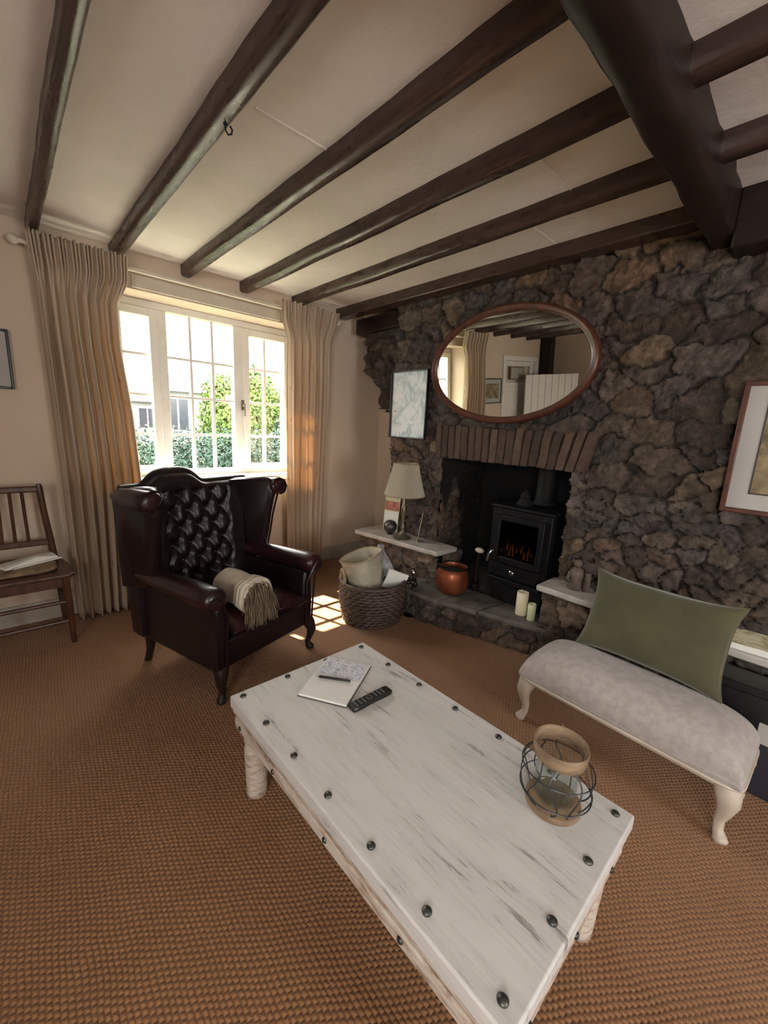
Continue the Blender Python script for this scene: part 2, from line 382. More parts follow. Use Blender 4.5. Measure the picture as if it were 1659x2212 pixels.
def rubble(name, P, N, U, V, step=.01, cw=.15, ch=.10, amp=.04, seed=1, mask=None, parent=None, gain=1.0, soot=None, zone=None, fade=None):
    nu = max(2, int(U/step)+1); nv = max(2, int(V/step)+1)
    u, v = np.meshgrid(np.linspace(0, U, nu), np.linspace(0, V, nv), indexing='ij')
    wu = u+.085*(vnoise(u*6, v*6, seed+50, 4, .6)-.5)*2; wv = v+.075*(vnoise(u*6+9, v*6+5, seed+60, 4, .6)-.5)*2
    def layer(cw, ch, sd):
        f1, f2, ir, ic, gx, gy = voro(wu, wv, cw, ch, sd)
        e = np.clip((f2-f1)/.10, 0, 1); e = e*e*(3-2*e)
        tilt = (ir-.5)*gx*.7+((ir*7.7) % 1-.5)*gy*.7
        h = e*(.30+.55*ir)+e*tilt*1.3
        return h*.8+.12, e, ic
    h, e, ic = layer(cw, ch, seed)
    if zone is not None:
        h2, e2, ic2 = layer(zone[0], zone[1], seed+5); k = zone[2](u, v)
        h = np.where(k, h2, h); e = np.where(k, e2, e); ic = np.where(k, ic2, ic)
    h = h+.50*(vnoise(u*15, v*19, seed+3, 5, .62)-.5)*2+.2*(vnoise(u*45, v*45, seed+8, 3)-.5)
    # chipped faceting
    q = vnoise(u*13+3, v*16, seed+20, 3); h = h+.22*np.abs(q*6-np.round(q*6))*e
    if fade is not None:
        k_ = fade(u, v); h = h*k_+.45*(1-k_)
    off = amp*h
    X, Y, Z = P(u, v)
    nx, ny, nz = N if not callable(N) else N(u, v)
    vs = np.stack([X+nx*off, Y+ny*off, Z+nz*off], -1).reshape(-1, 3)
    i, j = np.meshgrid(np.arange(nu-1), np.arange(nv-1), indexing='ij'); a = i*nv+j
    fs = np.stack([a, a+nv, a+nv+1, a+1], -1).reshape(-1, 4)
    if mask is not None:
        k = mask((u[:-1, :-1]+u[1:, 1:])/2, (v[:-1, :-1]+v[1:, 1:])/2).reshape(-1); fs = fs[k]
    base = (PAL[ic % len(PAL)]*.85+PAL.mean(0)*.15)*(.74+.45*((ic*37 % 100)/100.))[..., None]
    orange = vnoise(u*1.7, v*1.7, 91, 2)
    base = base*(1+np.clip(orange-.55, 0, .3)[..., None]*np.array([1.3, .6, .1]))
    mort = np.array((.075, .058, .048)); col = mort*(1-e[..., None])+base*e[..., None]
    col = col*gain*.80*(.85+.3*vnoise(u*30, v*30, seed+9, 3))[..., None]
    if soot is not None:
        s_ = soot(X, Y, Z)[..., None]; col = col*(1-s_)+np.array((.006, .0055, .005))*s_
    me = D.meshes.new(name); me.from_pydata(vs.tolist(), [], fs.tolist())
    at = me.color_attributes.new('Col', 'FLOAT_COLOR', 'POINT')
    at.data.foreach_set('color', np.concatenate([col.reshape(-1, 3), np.ones((nu*nv, 1))], 1).astype(np.float32).reshape(-1))
    me.polygons.foreach_set('use_smooth', [True]*len(me.polygons)); me.materials.append(MATS['stone'])
    o = D.objects.new(name, me); COL.objects.link(o)
    if parent: o.parent = parent
    return o

# ------------------------------------------------------------ room shell
CZ = 2.31; WY = 3.2; XW = -1.7; XE = 2.86; YS = -2.7
o = MB().box(XW-.15, 3.3, YS-.15, WY+.45, -.12, 0).build('floor', 'sisal', smooth=0); struct(o)
o = MB().box(XW-.15, 3.3, YS-.15, WY+.45, CZ, CZ+.12).build('ceiling', 'ceiling_paint', smooth=0); struct(o)
# window wall with opening
OX0, OX1, OZ0, OZ1 = .44, 1.97, .86, 2.09
mb = MB(); T = .42
mb.box(XW-.15, -1.31, WY, WY+T, 0, CZ); mb.box(-1.31, -.39, WY, WY+T, 2.02, CZ); mb.box(-.39, OX0, WY, WY+T, 0, CZ)
mb.box(OX1, 3.3, WY, WY+T, 0, CZ); mb.box(OX0, OX1, WY, WY+T, 0, OZ0); mb.box(OX0, OX1, WY, WY+T, OZ1, CZ)
struct(mb.build('wall_window', 'plaster', smooth=0))
# west wall with a window, behind and left of the camera
mb = MB(); mb.box(XW-.15, XW, YS-.15, -2.0, 0, CZ); mb.box(XW-.15, XW, -.5, WY, 0, CZ); mb.box(XW-.15, XW, -2.0, -.5, 0, .85); mb.box(XW-.15, XW, -2.0, -.5, 2.05, CZ)
struct(mb.build('wall_left', 'plaster', smooth=0))
mb = MB(); mb.box(XW, .55, YS-.15, YS, 0, CZ); mb.box(1.65, 3.3, YS-.15, YS, 0, CZ); mb.box(.55, 1.65, YS-.15, YS, 0, .65); mb.box(.55, 1.65, YS-.15, YS, 1.75, CZ)  # back wall, its opening added to let in fill daylight
struct(mb.build('wall_back', 'plaster', smooth=0))
struct(MB().box(XE, XE+.15, 2.5, WY, 0, CZ).build('wall_alcove', 'plaster', smooth=0))
# simple frames: west window, and an unseen back window added for fill light
for nm, pts in (('window_2', [(XW-.1, XW-.05, -2.0, -1.95, .85, 2.05), (XW-.1, XW-.05, -.55, -.5, .85, 2.05), (XW-.1, XW-.05, -1.275, -1.225, .85, 2.05), (XW-.095, XW-.055, -1.96, -.54, .851, .9), (XW-.095, XW-.055, -1.96, -.54, 2., 2.049)]),
                ('window_fill', [(.55, .6, YS-.1, YS-.05, .65, 1.75), (1.6, 1.65, YS-.1, YS-.05, .65, 1.75), (1.08, 1.12, YS-.1, YS-.05, .65, 1.75), (.59, 1.61, YS-.095, YS-.055, .651, .7), (.59, 1.61, YS-.095, YS-.055, 1.7, 1.749)])):
    mb = MB()
    for p in pts: mb.box(*p)
    struct(mb.build(nm, 'white_paint'))
# skirting
struct(MB().box(1.3, XE, WY-.018, WY, 0, .13).build('baseboard_window', 'skirting_paint', bevel=.006))
struct(MB().box(-.39, 1.3, WY-.018, WY, 0, .13).build('baseboard_far', 'skirting_paint', bevel=.006))
# faint board joints of the ceiling
struct(MB().box(.72, 1.03, 1.48, 1.492, CZ-.003, CZ+.01).box(1.5, 1.86, .93, .94, CZ-.003, CZ+.01).box(1.93, 2.28, 1.20, 1.21, CZ-.003, CZ+.01).build('trim_1', 'ceiling_paint', bevel=.002))

# window
def window_main():
    fy = 3.44
    mb = MB(); d0, d1 = fy-.03, fy+.05
    mb.box(OX0, OX1, d0, d1, OZ1-.05, OZ1); mb.box(OX0, OX1, d0, d1, OZ0, OZ0+.045)
    za, zb = OZ0+.045, OZ1-.05
    mb.box(OX0, OX0+.045, d0, d1, za, zb); mb.box(OX1-.05, OX1, d0, d1, za, zb)
    mb.box(.878, .952, d0, d1, za, zb); mb.box(1.442, 1.525, d0, d1, za, zb)
    w_ = struct(mb.build('window_1', 'white_paint', bevel=.006))
    def sash(x0, x1, z0, z1, t, vx):
        mb = MB(); a, b = fy-.045, fy+.01
        if t > 0:
            mb.box(x0+t, x1-t, a, b, z1-t, z1-.001); mb.box(x0+t, x1-t, a, b, z0+.001, z0+t); mb.box(x0, x0+t, a, b, z0, z1); mb.box(x1-t, x1, a, b, z0, z1)
        for v in vx: mb.box(v-.010, v+.010, fy-.02, fy+.02, z0+t, z1-t)
        for z in (1.175, 1.455, 1.732): mb.box(x0+t, x1-t, fy-.016, fy+.016, z-.009, z+.009)
        mb.build('sash', 'white_paint', w_, bevel=.003)
    sash(.952, 1.442, OZ0+.045, OZ1-.05, .0, (1.115, 1.278))
    sash(1.515, OX1-.03, OZ0+.03, OZ1-.055, .052, (1.715,)); sash(OX0+.03, .888, OZ0+.03, OZ1-.055, .052, (.66,))
    MB().box(OX0+.03, OX1-.03, fy+.0, fy+.004, OZ0+.03, OZ1-.03).build('pane', 'window_glass', w_, smooth=0)
    mb = MB(); mb.tube([(1.50, fy-.06, 1.42), (1.50, fy-.09, 1.44), (1.50, fy-.09, 1.34)], .006); mb.box(1.49, 1.51, fy-.06, fy-.045, 1.39, 1.47)
    mb.build('handle', 'brass_old', w_)
    MB().box(OX0-.04, OX1+.04, WY-.05, fy-.02, OZ0-.03, OZ0+.005).build('sill', 'white_paint', w_, bevel=.006)
window_main()
# lintel board above the window
struct(MB().box(.70, 1.74, WY-.012, WY, 2.10, 2.175).build('trim_2', 'cream_paint', bevel=.004))

# ------------------------------------------------------------ ceiling timbers
JX = [(.207, .256), (.592, .655), (1.0, 1.068), (1.413, 1.485), (1.845, 1.912)]
GRPJ = 'ceiling joists running to the window wall'
def joist(x0, x1, y0, y1, zb, name, label, group=None):
    n = 40; mb = MB(); rings = []
    for i in range(n+1):
        y = y0+(y1-y0)*i/n; k = .0012*math.sin(i*1.7+x0*30)+.002*math.sin(i*.43+x0*9)
        a, b, c = x0+k, x1+k*.5, .012
        z = zb+.0015*math.sin(i*.5+x0*50)
        rings.append([(a, y, CZ+.01), (a, y, z+c), (a+c, y, z), (b-c, y, z), (b, y, z+c), (b, y, CZ+.01)])
    mb.rings(rings)
    # rounded end stub at the wall
    o = mb.build(name, 'joist', smooth=50)
    return tag(o, label, 'ceiling beam', group)
lab = ['thin dark ceiling joist directly above the left curtain', 'dark ceiling joist with glossy underside and small iron hook',
       'dark ceiling joist ending above the middle of the window', 'dark ceiling joist ending above the window just left of the right curtain',
       'dark ceiling joist ending right above the right curtain']
for (a, b), l in zip(JX, lab):
    j = joist(a, b, .53, WY+.03, 2.24, 'ceiling_joist', l)
    if 'hook' in l:
        mb = MB(); pts = [(.634, 1.52, 2.245), (.634, 1.52, 2.222), (.642, 1.52, 2.212), (.652, 1.516, 2.216), (.653, 1.512, 2.226), (.644, 1.508, 2.232)]
        mb.tube(pts, .003, 6); mb.ball((.634, 1.52, 2.241), .008, 10, 6)
        mb.build('hook', 'black_iron', j)
for k, (a, b, l) in enumerate([(-.205, -.145, 'dark ceiling joist seen in the mirror first past the curtain'), (-.615, -.555, 'dark ceiling joist seen in the mirror above the white door'),
                   (-1.03, -.96, 'dark ceiling joist seen in the mirror nearest the timber post')]):
    joist(a, b, .53, WY+.02, 2.24, 'ceiling_joist', l)
for k, ((a, b), l) in enumerate(zip(JX[2:], ['dark joist stub behind the great beam at the top right edge, uppermost', 'dark joist behind the great beam, middle one of those right of it', 'dark joist behind the great beam, lowest one above the stone wall'])):
    joist(a, b, -2.7, .44, 2.235, 'ceiling_joist', l)
for (a, b) in ((.207, .27), (.592, .655), (-.205, -.145), (-.615, -.555), (-1.03, -.96)):
    pass
tag(MB().box(2.29, 2.40, .53, WY+.02, 2.235, CZ+.01).build('wall_plate_beam', 'joist', bevel=.008), 'long dark timber running along the top of the stone wall', 'ceiling beam')
def great_beam():
    n = 50; mb = MB(); rings = []
    for i in range(n+1):
        x = -1.72+(2.47+1.72)*i/n
        k = .005*math.sin(i*1.1)+.003*math.sin(i*2.9); z = 2.145+.004*math.sin(i*.8); c = .012
        a, b = .432+k, .535-k*.6
        rings.append([(x, a, CZ+.01), (x, a, z+c), (x, a+c, z), (x, b-c, z), (x, b, z+c), (x, b, CZ+.01)])
    tag(mb.rings(rings).build('great_beam', 'dark_wood', smooth=50), 'massive near-black oak beam crossing the ceiling at the top right', 'ceiling beam')
great_beam()
tag(MB().box(2.28, 2.47, -2.6, .44, 2.09, CZ+.01).build('lintel_timber', 'dark_wood', bevel=.01), 'near-black timber on top of the stone wall at the right edge', 'ceiling beam')

# ------------------------------------------------------------ stone wall
SX = 2.445
Y0, Y1 = -2.7, 2.52           # wall runs in y
FY0, FY1, FZ0, FZ1 = .985, 1.985, .16, 1.115   # fireplace opening
def Pwall(u, v): return (SX+0*u, Y1-u, v)
def wmask(u, v):
    y = Y1-u; wob = .006*np.sin(v*37)+.004*np.sin(v*91)
    return ~((y > FY0+wob+.016) & (y < FY1+wob-.018) & (v < FZ1+.008*np.sin(y*40)))
o = rubble('wall_right', Pwall, (-1, 0, 0), Y1-(-.35), CZ, .009, .20, .13, .064, 11, wmask,
           fade=lambda u, v: np.clip((np.maximum(np.maximum(FY0-(Y1-u), (Y1-u)-FY1), v-FZ1)-.012)/.05, 0.12, 1), zone=(.115, .085, lambda u, v: v < 1.20+.25*np.sin(u*2.1+1)+.08*np.sin(u*9)))
struct(o)
struct(rubble('wall_right_far', lambda u, v: (SX+0*u, -.34-u, v), (-1, 0, 0), 2.36, CZ, .03, .2, .13, .045, 12))
struct(rubble('wall_breast_side', lambda u, v: (SX+u, Y1+0*u, v), (0, 1, 0), XE-SX+.02, CZ, .014, .14, .10, .03, 13))
def soot(X, Y, Z):
    return np.clip((Z-.72+.12*np.sin(X*30+Y*17))/.14, 0, 1)*.96
IX1 = 2.98
def soot_all(X, Y, Z): return np.clip(.93+0*Z, 0, 1)
struct(rubble('wall_fire_left', lambda u, v: (SX-.03+u, FY1+.012+0*u, FZ0-.05+v), (0, -1, 0), IX1-SX+.03, 1.1, .01, .17, .11, .045, 14,
       soot=lambda X, Y, Z: np.maximum(soot(X, Y, Z), np.clip((X-2.68)/.06, 0, 1)*.97)))
struct(rubble('wall_fire_right', lambda u, v: (SX-.03+u, FY0-.012+0*u, FZ0-.05+v), (0, 1, 0), IX1-SX+.03, 1.1, .014, .14, .10, .03, 15, soot=soot_all))
struct(MB().box(IX1, IX1+.05, FY0-.1, FY1+.1, 0, 1.3).build('wall_fire_back', 'soot', smooth=0))
struct(MB().box(SX+.02, IX1, FY0-.05, FY1+.05, 1.12, 1.2).build('ceiling_fire', 'soot', smooth=0))
struct(MB().box(SX+.03, 3.0, FY1+.04, 2.49, 0, CZ).box(SX+.03, 3.0, -2.7, FY0-.04, 0, CZ).box(SX+.03, 3.0, FY0-.04, FY1+.04, 1.2, CZ).build('wall_core', 'soot', smooth=0))  # unseen backing blocks, added to stop daylight leaking through the stone seams
# corbelled stones in the alcove
ck = thing('stone_corbel', 'rough dark stone corbel jutting out beside the right curtain top', 'stone corbel', (0, 0, 0))
def corb_mask(u, v):   # u: from y=3.06 to 2.5 ; v from 1.46
    y = 3.05-u; z = 1.46+v; lim = np.where(z > 1.80, 3.02, np.where(z > 1.66, 2.83+(z-1.66)*1.3, 2.80)); lim = lim+.02*np.sin(z*50)
    return y < lim
cf = rubble('face', lambda u, v: (2.52+.0*u, 3.05-u, 1.46+v), (-1, 0, 0), .58, .72, .009, .17, .10, .05, 21, corb_mask, parent=ck, gain=.8)
rubble('underside', lambda u, v: (2.52+v, 2.5+u, 1.465+0*u), (0, 0, -1), .30, .33, .012, .12, .1, .02, 22, parent=ck, gain=.7)
rubble('step', lambda u, v: (2.52+v, 2.8+u, 1.66+.14*np.clip(u/.2, 0, 1)), (0, 0, -1), .22, .33, .012, .12, .1, .02, 23, parent=ck, gain=.7)
rubble('outer_side', lambda u, v: (2.52+u, 3.02+0*u, 1.8+v), (0, 1, 0), .34, .40, .014, .12, .1, .02, 24, parent=ck, gain=.7)
MB().box(2.44, 2.56, 2.42, 3.10, 2.11, 2.235).build('timber_pad', 'dark_wood', ck, bevel=.008)
# flat stones on edge over the fireplace
vt = thing('stone_lintel', 'row of thin brown stones set on edge over the fire opening', 'lintel', (2.39, 1.45, 1.11))
NV = 19
for k in range(NV):
    t = (k+.5)/NV; yc = .55-1.08*t        # local y, + is left in the photograph
    tl = R(-3+17*t*t); wd = 1.08/NV*(.80+.14*random.random()); h0, h1 = -.0+.008*random.random()-.005, .215+.02*random.random()
    mb = MB(); rings = []
    for z, ww in ((h0, .9), (h0+.01, 1), (h0+(h1-h0)*.33, 1.02), (h0+(h1-h0)*.66, .97), (h1-.012, 1), (h1, .88)):
        c = yc-math.tan(tl)*(z-.0)+.003*random.uniform(-1, 1); q = wd*ww/2; xo = -.028+.006*random.uniform(-1, 1)
        rings.append([(xo, c-q, z), (xo, c+q, z), (.06, c+q, z), (.06, c-q, z)])
    mb.rings(rings).build('edge_stone', 'edge_stone', vt, bevel=.006, seg=2)

# hearth: raised flagstone with rough front
hp = [(2.06, 1.99), (2.04, 1.86), (2.05, 1.66), (2.12, 1.45), (2.18, 1.25), (2.23, 1.05), (2.25, .92)]
def hpath(s):
    n = len(hp)-1; t = np.clip(s, 0, .9999)*n; i = t.astype(int); f = t-i
    A = np.array(hp); return A[i, 0]*(1-f)+A[i+1, 0]*f, A[i, 1]*(1-f)+A[i+1, 1]*f
ht = thing('stone_hearth', 'raised stone hearth with rough curved front below the stove', 'hearth', (0, 0, 0))
def Ph(u, v):
    x, y = hpath(u/1.2); return x+v*.12, y, v
rubble('front', Ph, (-.96, -.25, .1), 1.2, .175, .007, .15, .10, .05, 31, parent=ht, gain=1.25)
top = [(x, y) for x, y in hp]+[(2.44, .92), (2.44, .96), (2.97, .96), (2.97, 2.0), (2.3, 2.0)]
MB().extr([(x+.0, y) for x, y in top], 2, .0, .165).build('core', 'ash', ht, smooth=0)
for i, q in enumerate([[(2.03, 1.98), (2.05, 1.62), (2.42, 1.58), (2.45, 1.98)], [(2.06, 1.61), (2.13, 1.36), (2.45, 1.32), (2.43, 1.57)], [(2.14, 1.35), (2.22, 1.04), (2.26, .93), (2.46, .93), (2.46, 1.31)]]):
    mb = MB(); mb.extr([(x-.02, y) for x, y in q], 2, .15, .182+.003*i); mb.build('flagstone', 'flag_stone', ht, bevel=.012, seg=3)
# side ledges with slabs
def ledge(name, label, fx0, fx1, ya, yb, zt, seed, back, gain, alcove=None):
    t = thing(name, label, 'stone ledge', (0, 0, 0))
    L = abs(yb-ya)
    rubble('pier', lambda u, v: (fx0+(fx1-fx0)*u/L+.05+.02*(v < 0), ya-u, v), (-1, 0, 0), L, zt-.03, .008, .15, .115, .055, seed, parent=t, gain=gain)
    rubble('pier_side', lambda u, v: (fx1+.05+u, yb+0*u, v), (0, -1, 0), .24, zt-.03, .01, .14, .12, .03, seed+1, parent=t, gain=gain)
    rubble('pier_end', lambda u, v: (fx0+.05+u, ya+0*u, v), (0, 1, 0), .24, zt-.03, .01, .14, .12, .03, seed+2, parent=t, gain=gain)
    poly = [(fx0-.02, ya+.03), (fx1-.02, yb-.02), (back, yb-.02)] + (alcove or [(back, ya+.03)])
    n = 14; pts = []
    for i in range(n+1):
        f = i/n; pts.append((fx0-.02+(fx1-fx0)*f+.004*math.sin(i*2.1), ya+.03+(yb-ya-.05)*f))
    pts += [(back, yb-.02)]+(alcove or [(back, ya+.03)])
    MB().extr(pts, 2, zt-.035, zt).build('slab', 'slate_slab', t, bevel=.008, seg=3)
    return t
ledge('stone_ledge', 'stone ledge with pale slab left of the fireplace holding the lamp', 2.13, 2.22, 2.58, 1.80, .45, 41, 2.44, 1.45, [(2.44, 2.56), (2.85, 2.56), (2.85, 2.63), (2.2, 2.63)])
ledge('stone_ledge', 'stone ledge with pale slab right of the fireplace beside the cushion', 2.225, 2.22, 1.0, -.6, .45, 44, 2.44, 1.15)

# ------------------------------------------------------------ furniture
# --- coffee table
def coffee_table():
    t = thing('coffee_table', 'whitewashed low plank coffee table with iron studs and turned legs', 'coffee table', (.778, .706, 0))
    hx, hy = .295, .535
    mb = MB()
    xs = [-hx, -.098, .100, hx]
    mb.box(-hx, hx, -hy, hy, .338, .38)
    mb.build('tabletop', 'table_paint', t, bevel=.005, seg=3)
    mb = MB()
    for (z0, z1, q) in ((.318, .338, .006), (.300, .318, .016), (.262, .300, .010)):
        a, b = hx-q, hy-q; c = .022
        mb.box(-a, -a+c, -b, b, z0, z1); mb.box(a-c, a, -b, b, z0, z1)
        mb.box(-a+c, a-c, -b, -b+c, z0, z1-.0005); mb.box(-a+c, a-c, b-c, b, z0, z1-.0005)
    mb.build('apron', 'table_edge', t, bevel=.004)
    prof = [(.028, 0), (.035, .005), (.036, .03), (.0375, .09), (.040, .15), (.041, .19), (.038, .205), (.033, .212), (.039, .220), (.041, .228), (.037, .238), (.040, .262), (.040, .337)]
    lg = MB().lathe(prof, 28).build('leg', 'table_edge', t, smooth=60); lg.location = (-hx+.062, -hy+.065, 0)
    for sx, sy in ((1, -1), (1, 1), (-1, 1)):
        dup(lg, t, (sx*(hx-.062), sy*(hy-.065), 0))
    st = MB().lathe([(.0100, 0), (.0104, .002), (.0085, .005), (.0045, .0072), (.0005, .008)], 18).build('stud', 'stud_metal', t, smooth=60)
    pos = []
    ys = [1.211, 1.0435, .876, .709, .541, .374, .206]
    for y in ys: pos += [(.517, y), (1.038, y)]
    for x in (.690, .863): pos += [(x, 1.217), (x, .204)]
    for i, (x, y) in enumerate(pos):
        l = (x-.778, y-.706, .38)
        if i == 0: st.location = l
        else: dup(st, t, l, (0, 0, i))
    s2 = MB().lathe([(.008, 0), (.008, .002), (.005, .005), (.0006, .006)], 14).build('side_stud', 'stud_metal', t, smooth=60)
    s2.rotation_euler = (0, -PI/2, 0); s2.location = (-hx+.010, -hy+.06, .282)
    for y in (-.29, -.02, .25, .48): dup(s2, t, (-hx+.010, y, .282))
    for x in (-.2, 0, .2): dup(s2, t, (x, -hy+.010, .282), (PI/2, 0, 0))
    for y in (-.48, -.2, .1, .4): dup(s2, t, (hx-.010, y, .282), (0, PI/2, 0))
coffee_table()
# --- things on the table
def notebook():
    a = math.atan2(1.075-.945, .966-.749)
    t = thing('notebook', 'open spiral-free notebook with one blank and one printed page', 'notebook', (.818, 1.085, .3805), a)
    t['label'] = 'open notebook on the coffee table with one blank and one printed page'
    L, W2 = .127, .089
    def page(s, z):
        n = 12; rings = []
        for i in range(n+1):
            f = i/n; x = s*L*f; zz = z*(1-.35*f*f)*min(1, .25+f*8) if s > 0 else z*(.9+.1*math.cos(f*PI))
            rings.append([(x, -W2, .002), (x, W2, .002), (x, W2, zz), (x, -W2, zz)])
        return MB().rings(rings)
    MB().box(-L-.003, L+.003, -W2-.003, W2+.003, 0, .002).build('cover', 'card_back', t, bevel=.0008)
    page(-1, .013).build('page_block', 'paper', t); p = page(1, .009)
    p.build('page_block', 'paper', t)
    n = 12; rings = []
    for i in range(n+1):
        f = .06+.9*i/n; x = L*f; zz = .009*(1-.35*f*f)*min(1, .25+f*8)+.0006
        rings.append([(x, -W2+.006, zz), (x, W2-.006, zz)])
    MB().rings(rings, closed=False, cap=False).build('print', 'page_print', t)
notebook()
def pen():
    p0 = Vector((.757, 1.135, .399)); p1 = Vector((.838, 1.03, .399)); d = p1-p0
    t = thing('pen', 'black ballpoint pen lying across the open notebook', 'pen', tuple((p0+p1)/2), math.atan2(d.y, d.x))
    h = d.length/2
    MB().tube([(-h+.014, 0, 0), (-h+.02, 0, 0), (h-.045, 0, 0), (h, 0, 0)], [.0038, .0046, .0048, .0042], 12).build('barrel', 'plastic_black', t)
    MB().tube([(-h, 0, 0), (-h+.014, 0, 0)], [.0008, .0036], 10).build('tip', 'silver', t)
    MB().box(h-.045, h-.004, -.0012, .0012, .0045, .0062).build('clip', 'silver', t)
pen()
def remote():
    t = thing('remote_control', 'black remote control next to the notebook on the table', 'remote control', (.842, .920, .380), R(2)-.06)
    h, wd = .083, .020; rings = []
    for i in range(19):
        f = -1+2*i/18; x = h*f; k = 1-.10*math.cos(f*PI*1.0)*(1 if abs(f) < .5 else 0); e = 1 if abs(f) < .97 else .86
        y = wd*k*e; z = .018*(1-.10*f*f)*(.9 if abs(f) > .97 else 1)
        rings.append([(x, -y, .003), (x, -y*.8, 0), (x, y*.8, 0), (x, y, .003), (x, y, z*.7), (x, y*.82, z), (x, -y*.82, z), (x, -y, z*.7)])
    MB().rings(rings).build('body', 'plastic_black', t, smooth=50)
    b = MB().lathe([(.0034, 0), (.0034, .0018), (.0022, .0024), (.0005, .0025)], 12).build('button', 'button_grey', t); b.location = (-.065, -.009, .0168)
    for i in range(8):
        for j in range(3):
            if i == 0 and j == 0: continue
            if 3 <= i <= 4: continue
            dup(b, t, (-.065+i*.0165, -.009+j*.009, .0168))
    MB().lathe([(.012, 0), (.012, .0016), (.009, .002), (.007, .001), (.0005, .001)], 24).build('navigation_ring', 'silver', t).location = (-.007, 0, .0163)
remote()
def lantern():
    t = thing('wire_lantern', 'round wire and glass candle lantern with wooden rim on the table', 'lantern', (.945, .325, .3805), R(20))
    MB().lathe([(.050, 0), (.066, 0), (.068, .006), (.066, .016), (.058, .020), (.0005, .020)], 40).build('wooden_base', 'lantern_wood', t)
    # glass cup
    MB().rings([[((r)*math.cos(2*PI*j/40), r*math.sin(2*PI*j/40), z) for j in range(40)] for r, z in
                [(.001, .024), (.044, .024), (.048, .03), (.051, .08), (.047, .135), (.045, .135), (.0485, .08), (.0455, .033), (.042, .028), (.001, .028)]], cap=False).build('glass_cup', 'clear_glass', t, smooth=60)
    # wooden top ring, slightly tilted band
    rr = [(.0555, .142), (.0605, .140), (.0625, .146), (.0655, .174), (.0635, .178), (.0600, .176), (.0565, .15)]
    MB().rings([[(r*math.cos(2*PI*j/44), r*math.sin(2*PI*j/44), z) for j in range(44)] for r, z in rr], cap=False, loop=True).build('wooden_rim', 'lantern_wood', t, smooth=50)
    w0 = None
    for k in range(10):
        a = 2*PI*k/10; pts = []
        for i in range(17):
            f = i/16; z = .016+.134*f; bul = math.sin(PI*min(1, max(0, f)))**.75
            r = .060+.028*bul-(.004*f); pts.append((r, .012*math.sin(f*PI*2)*(1 if k % 2 else -1), z))
        if k < 2:
            w0 = MB().tube(pts, .0018, 7).build('wire_rib', 'wire', t); w0.rotation_euler = (0, 0, a); W = w0
            if k == 0: WA = w0
            else: WB = w0
        else: dup(WB if k % 2 else WA, t, rot=(0, 0, a))
    for z, r in ((.05, .0845), (.112, .0850)):
        MB().tube([(r*math.cos(2*PI*j/48), r*math.sin(2*PI*j/48), z) for j in range(48)], .0016, 6, closed=True).build('wire_hoop', 'wire', t)
    pts = [(.064*math.cos(a), .064*math.sin(a), .160+.028*abs(math.sin(a*1))) for a in [PI*.0+PI*i/24*1.0 for i in range(25)]]
    MB().tube([(.066+.0*i, 0, .165) for i in (0,)]+[(.075, .002, .172), (.082, .003, .163), (.080, .003, .150), (.070, 0, .146)], .003, 8).build('leather_loop', 'lantern_wood', t)
    pts = [(.067*math.cos(a), .067*math.sin(a), .158+.050*math.sin((a-.5)/3.6*PI)) for a in [.5+3.6*i/24 for i in range(25)]]
lantern()

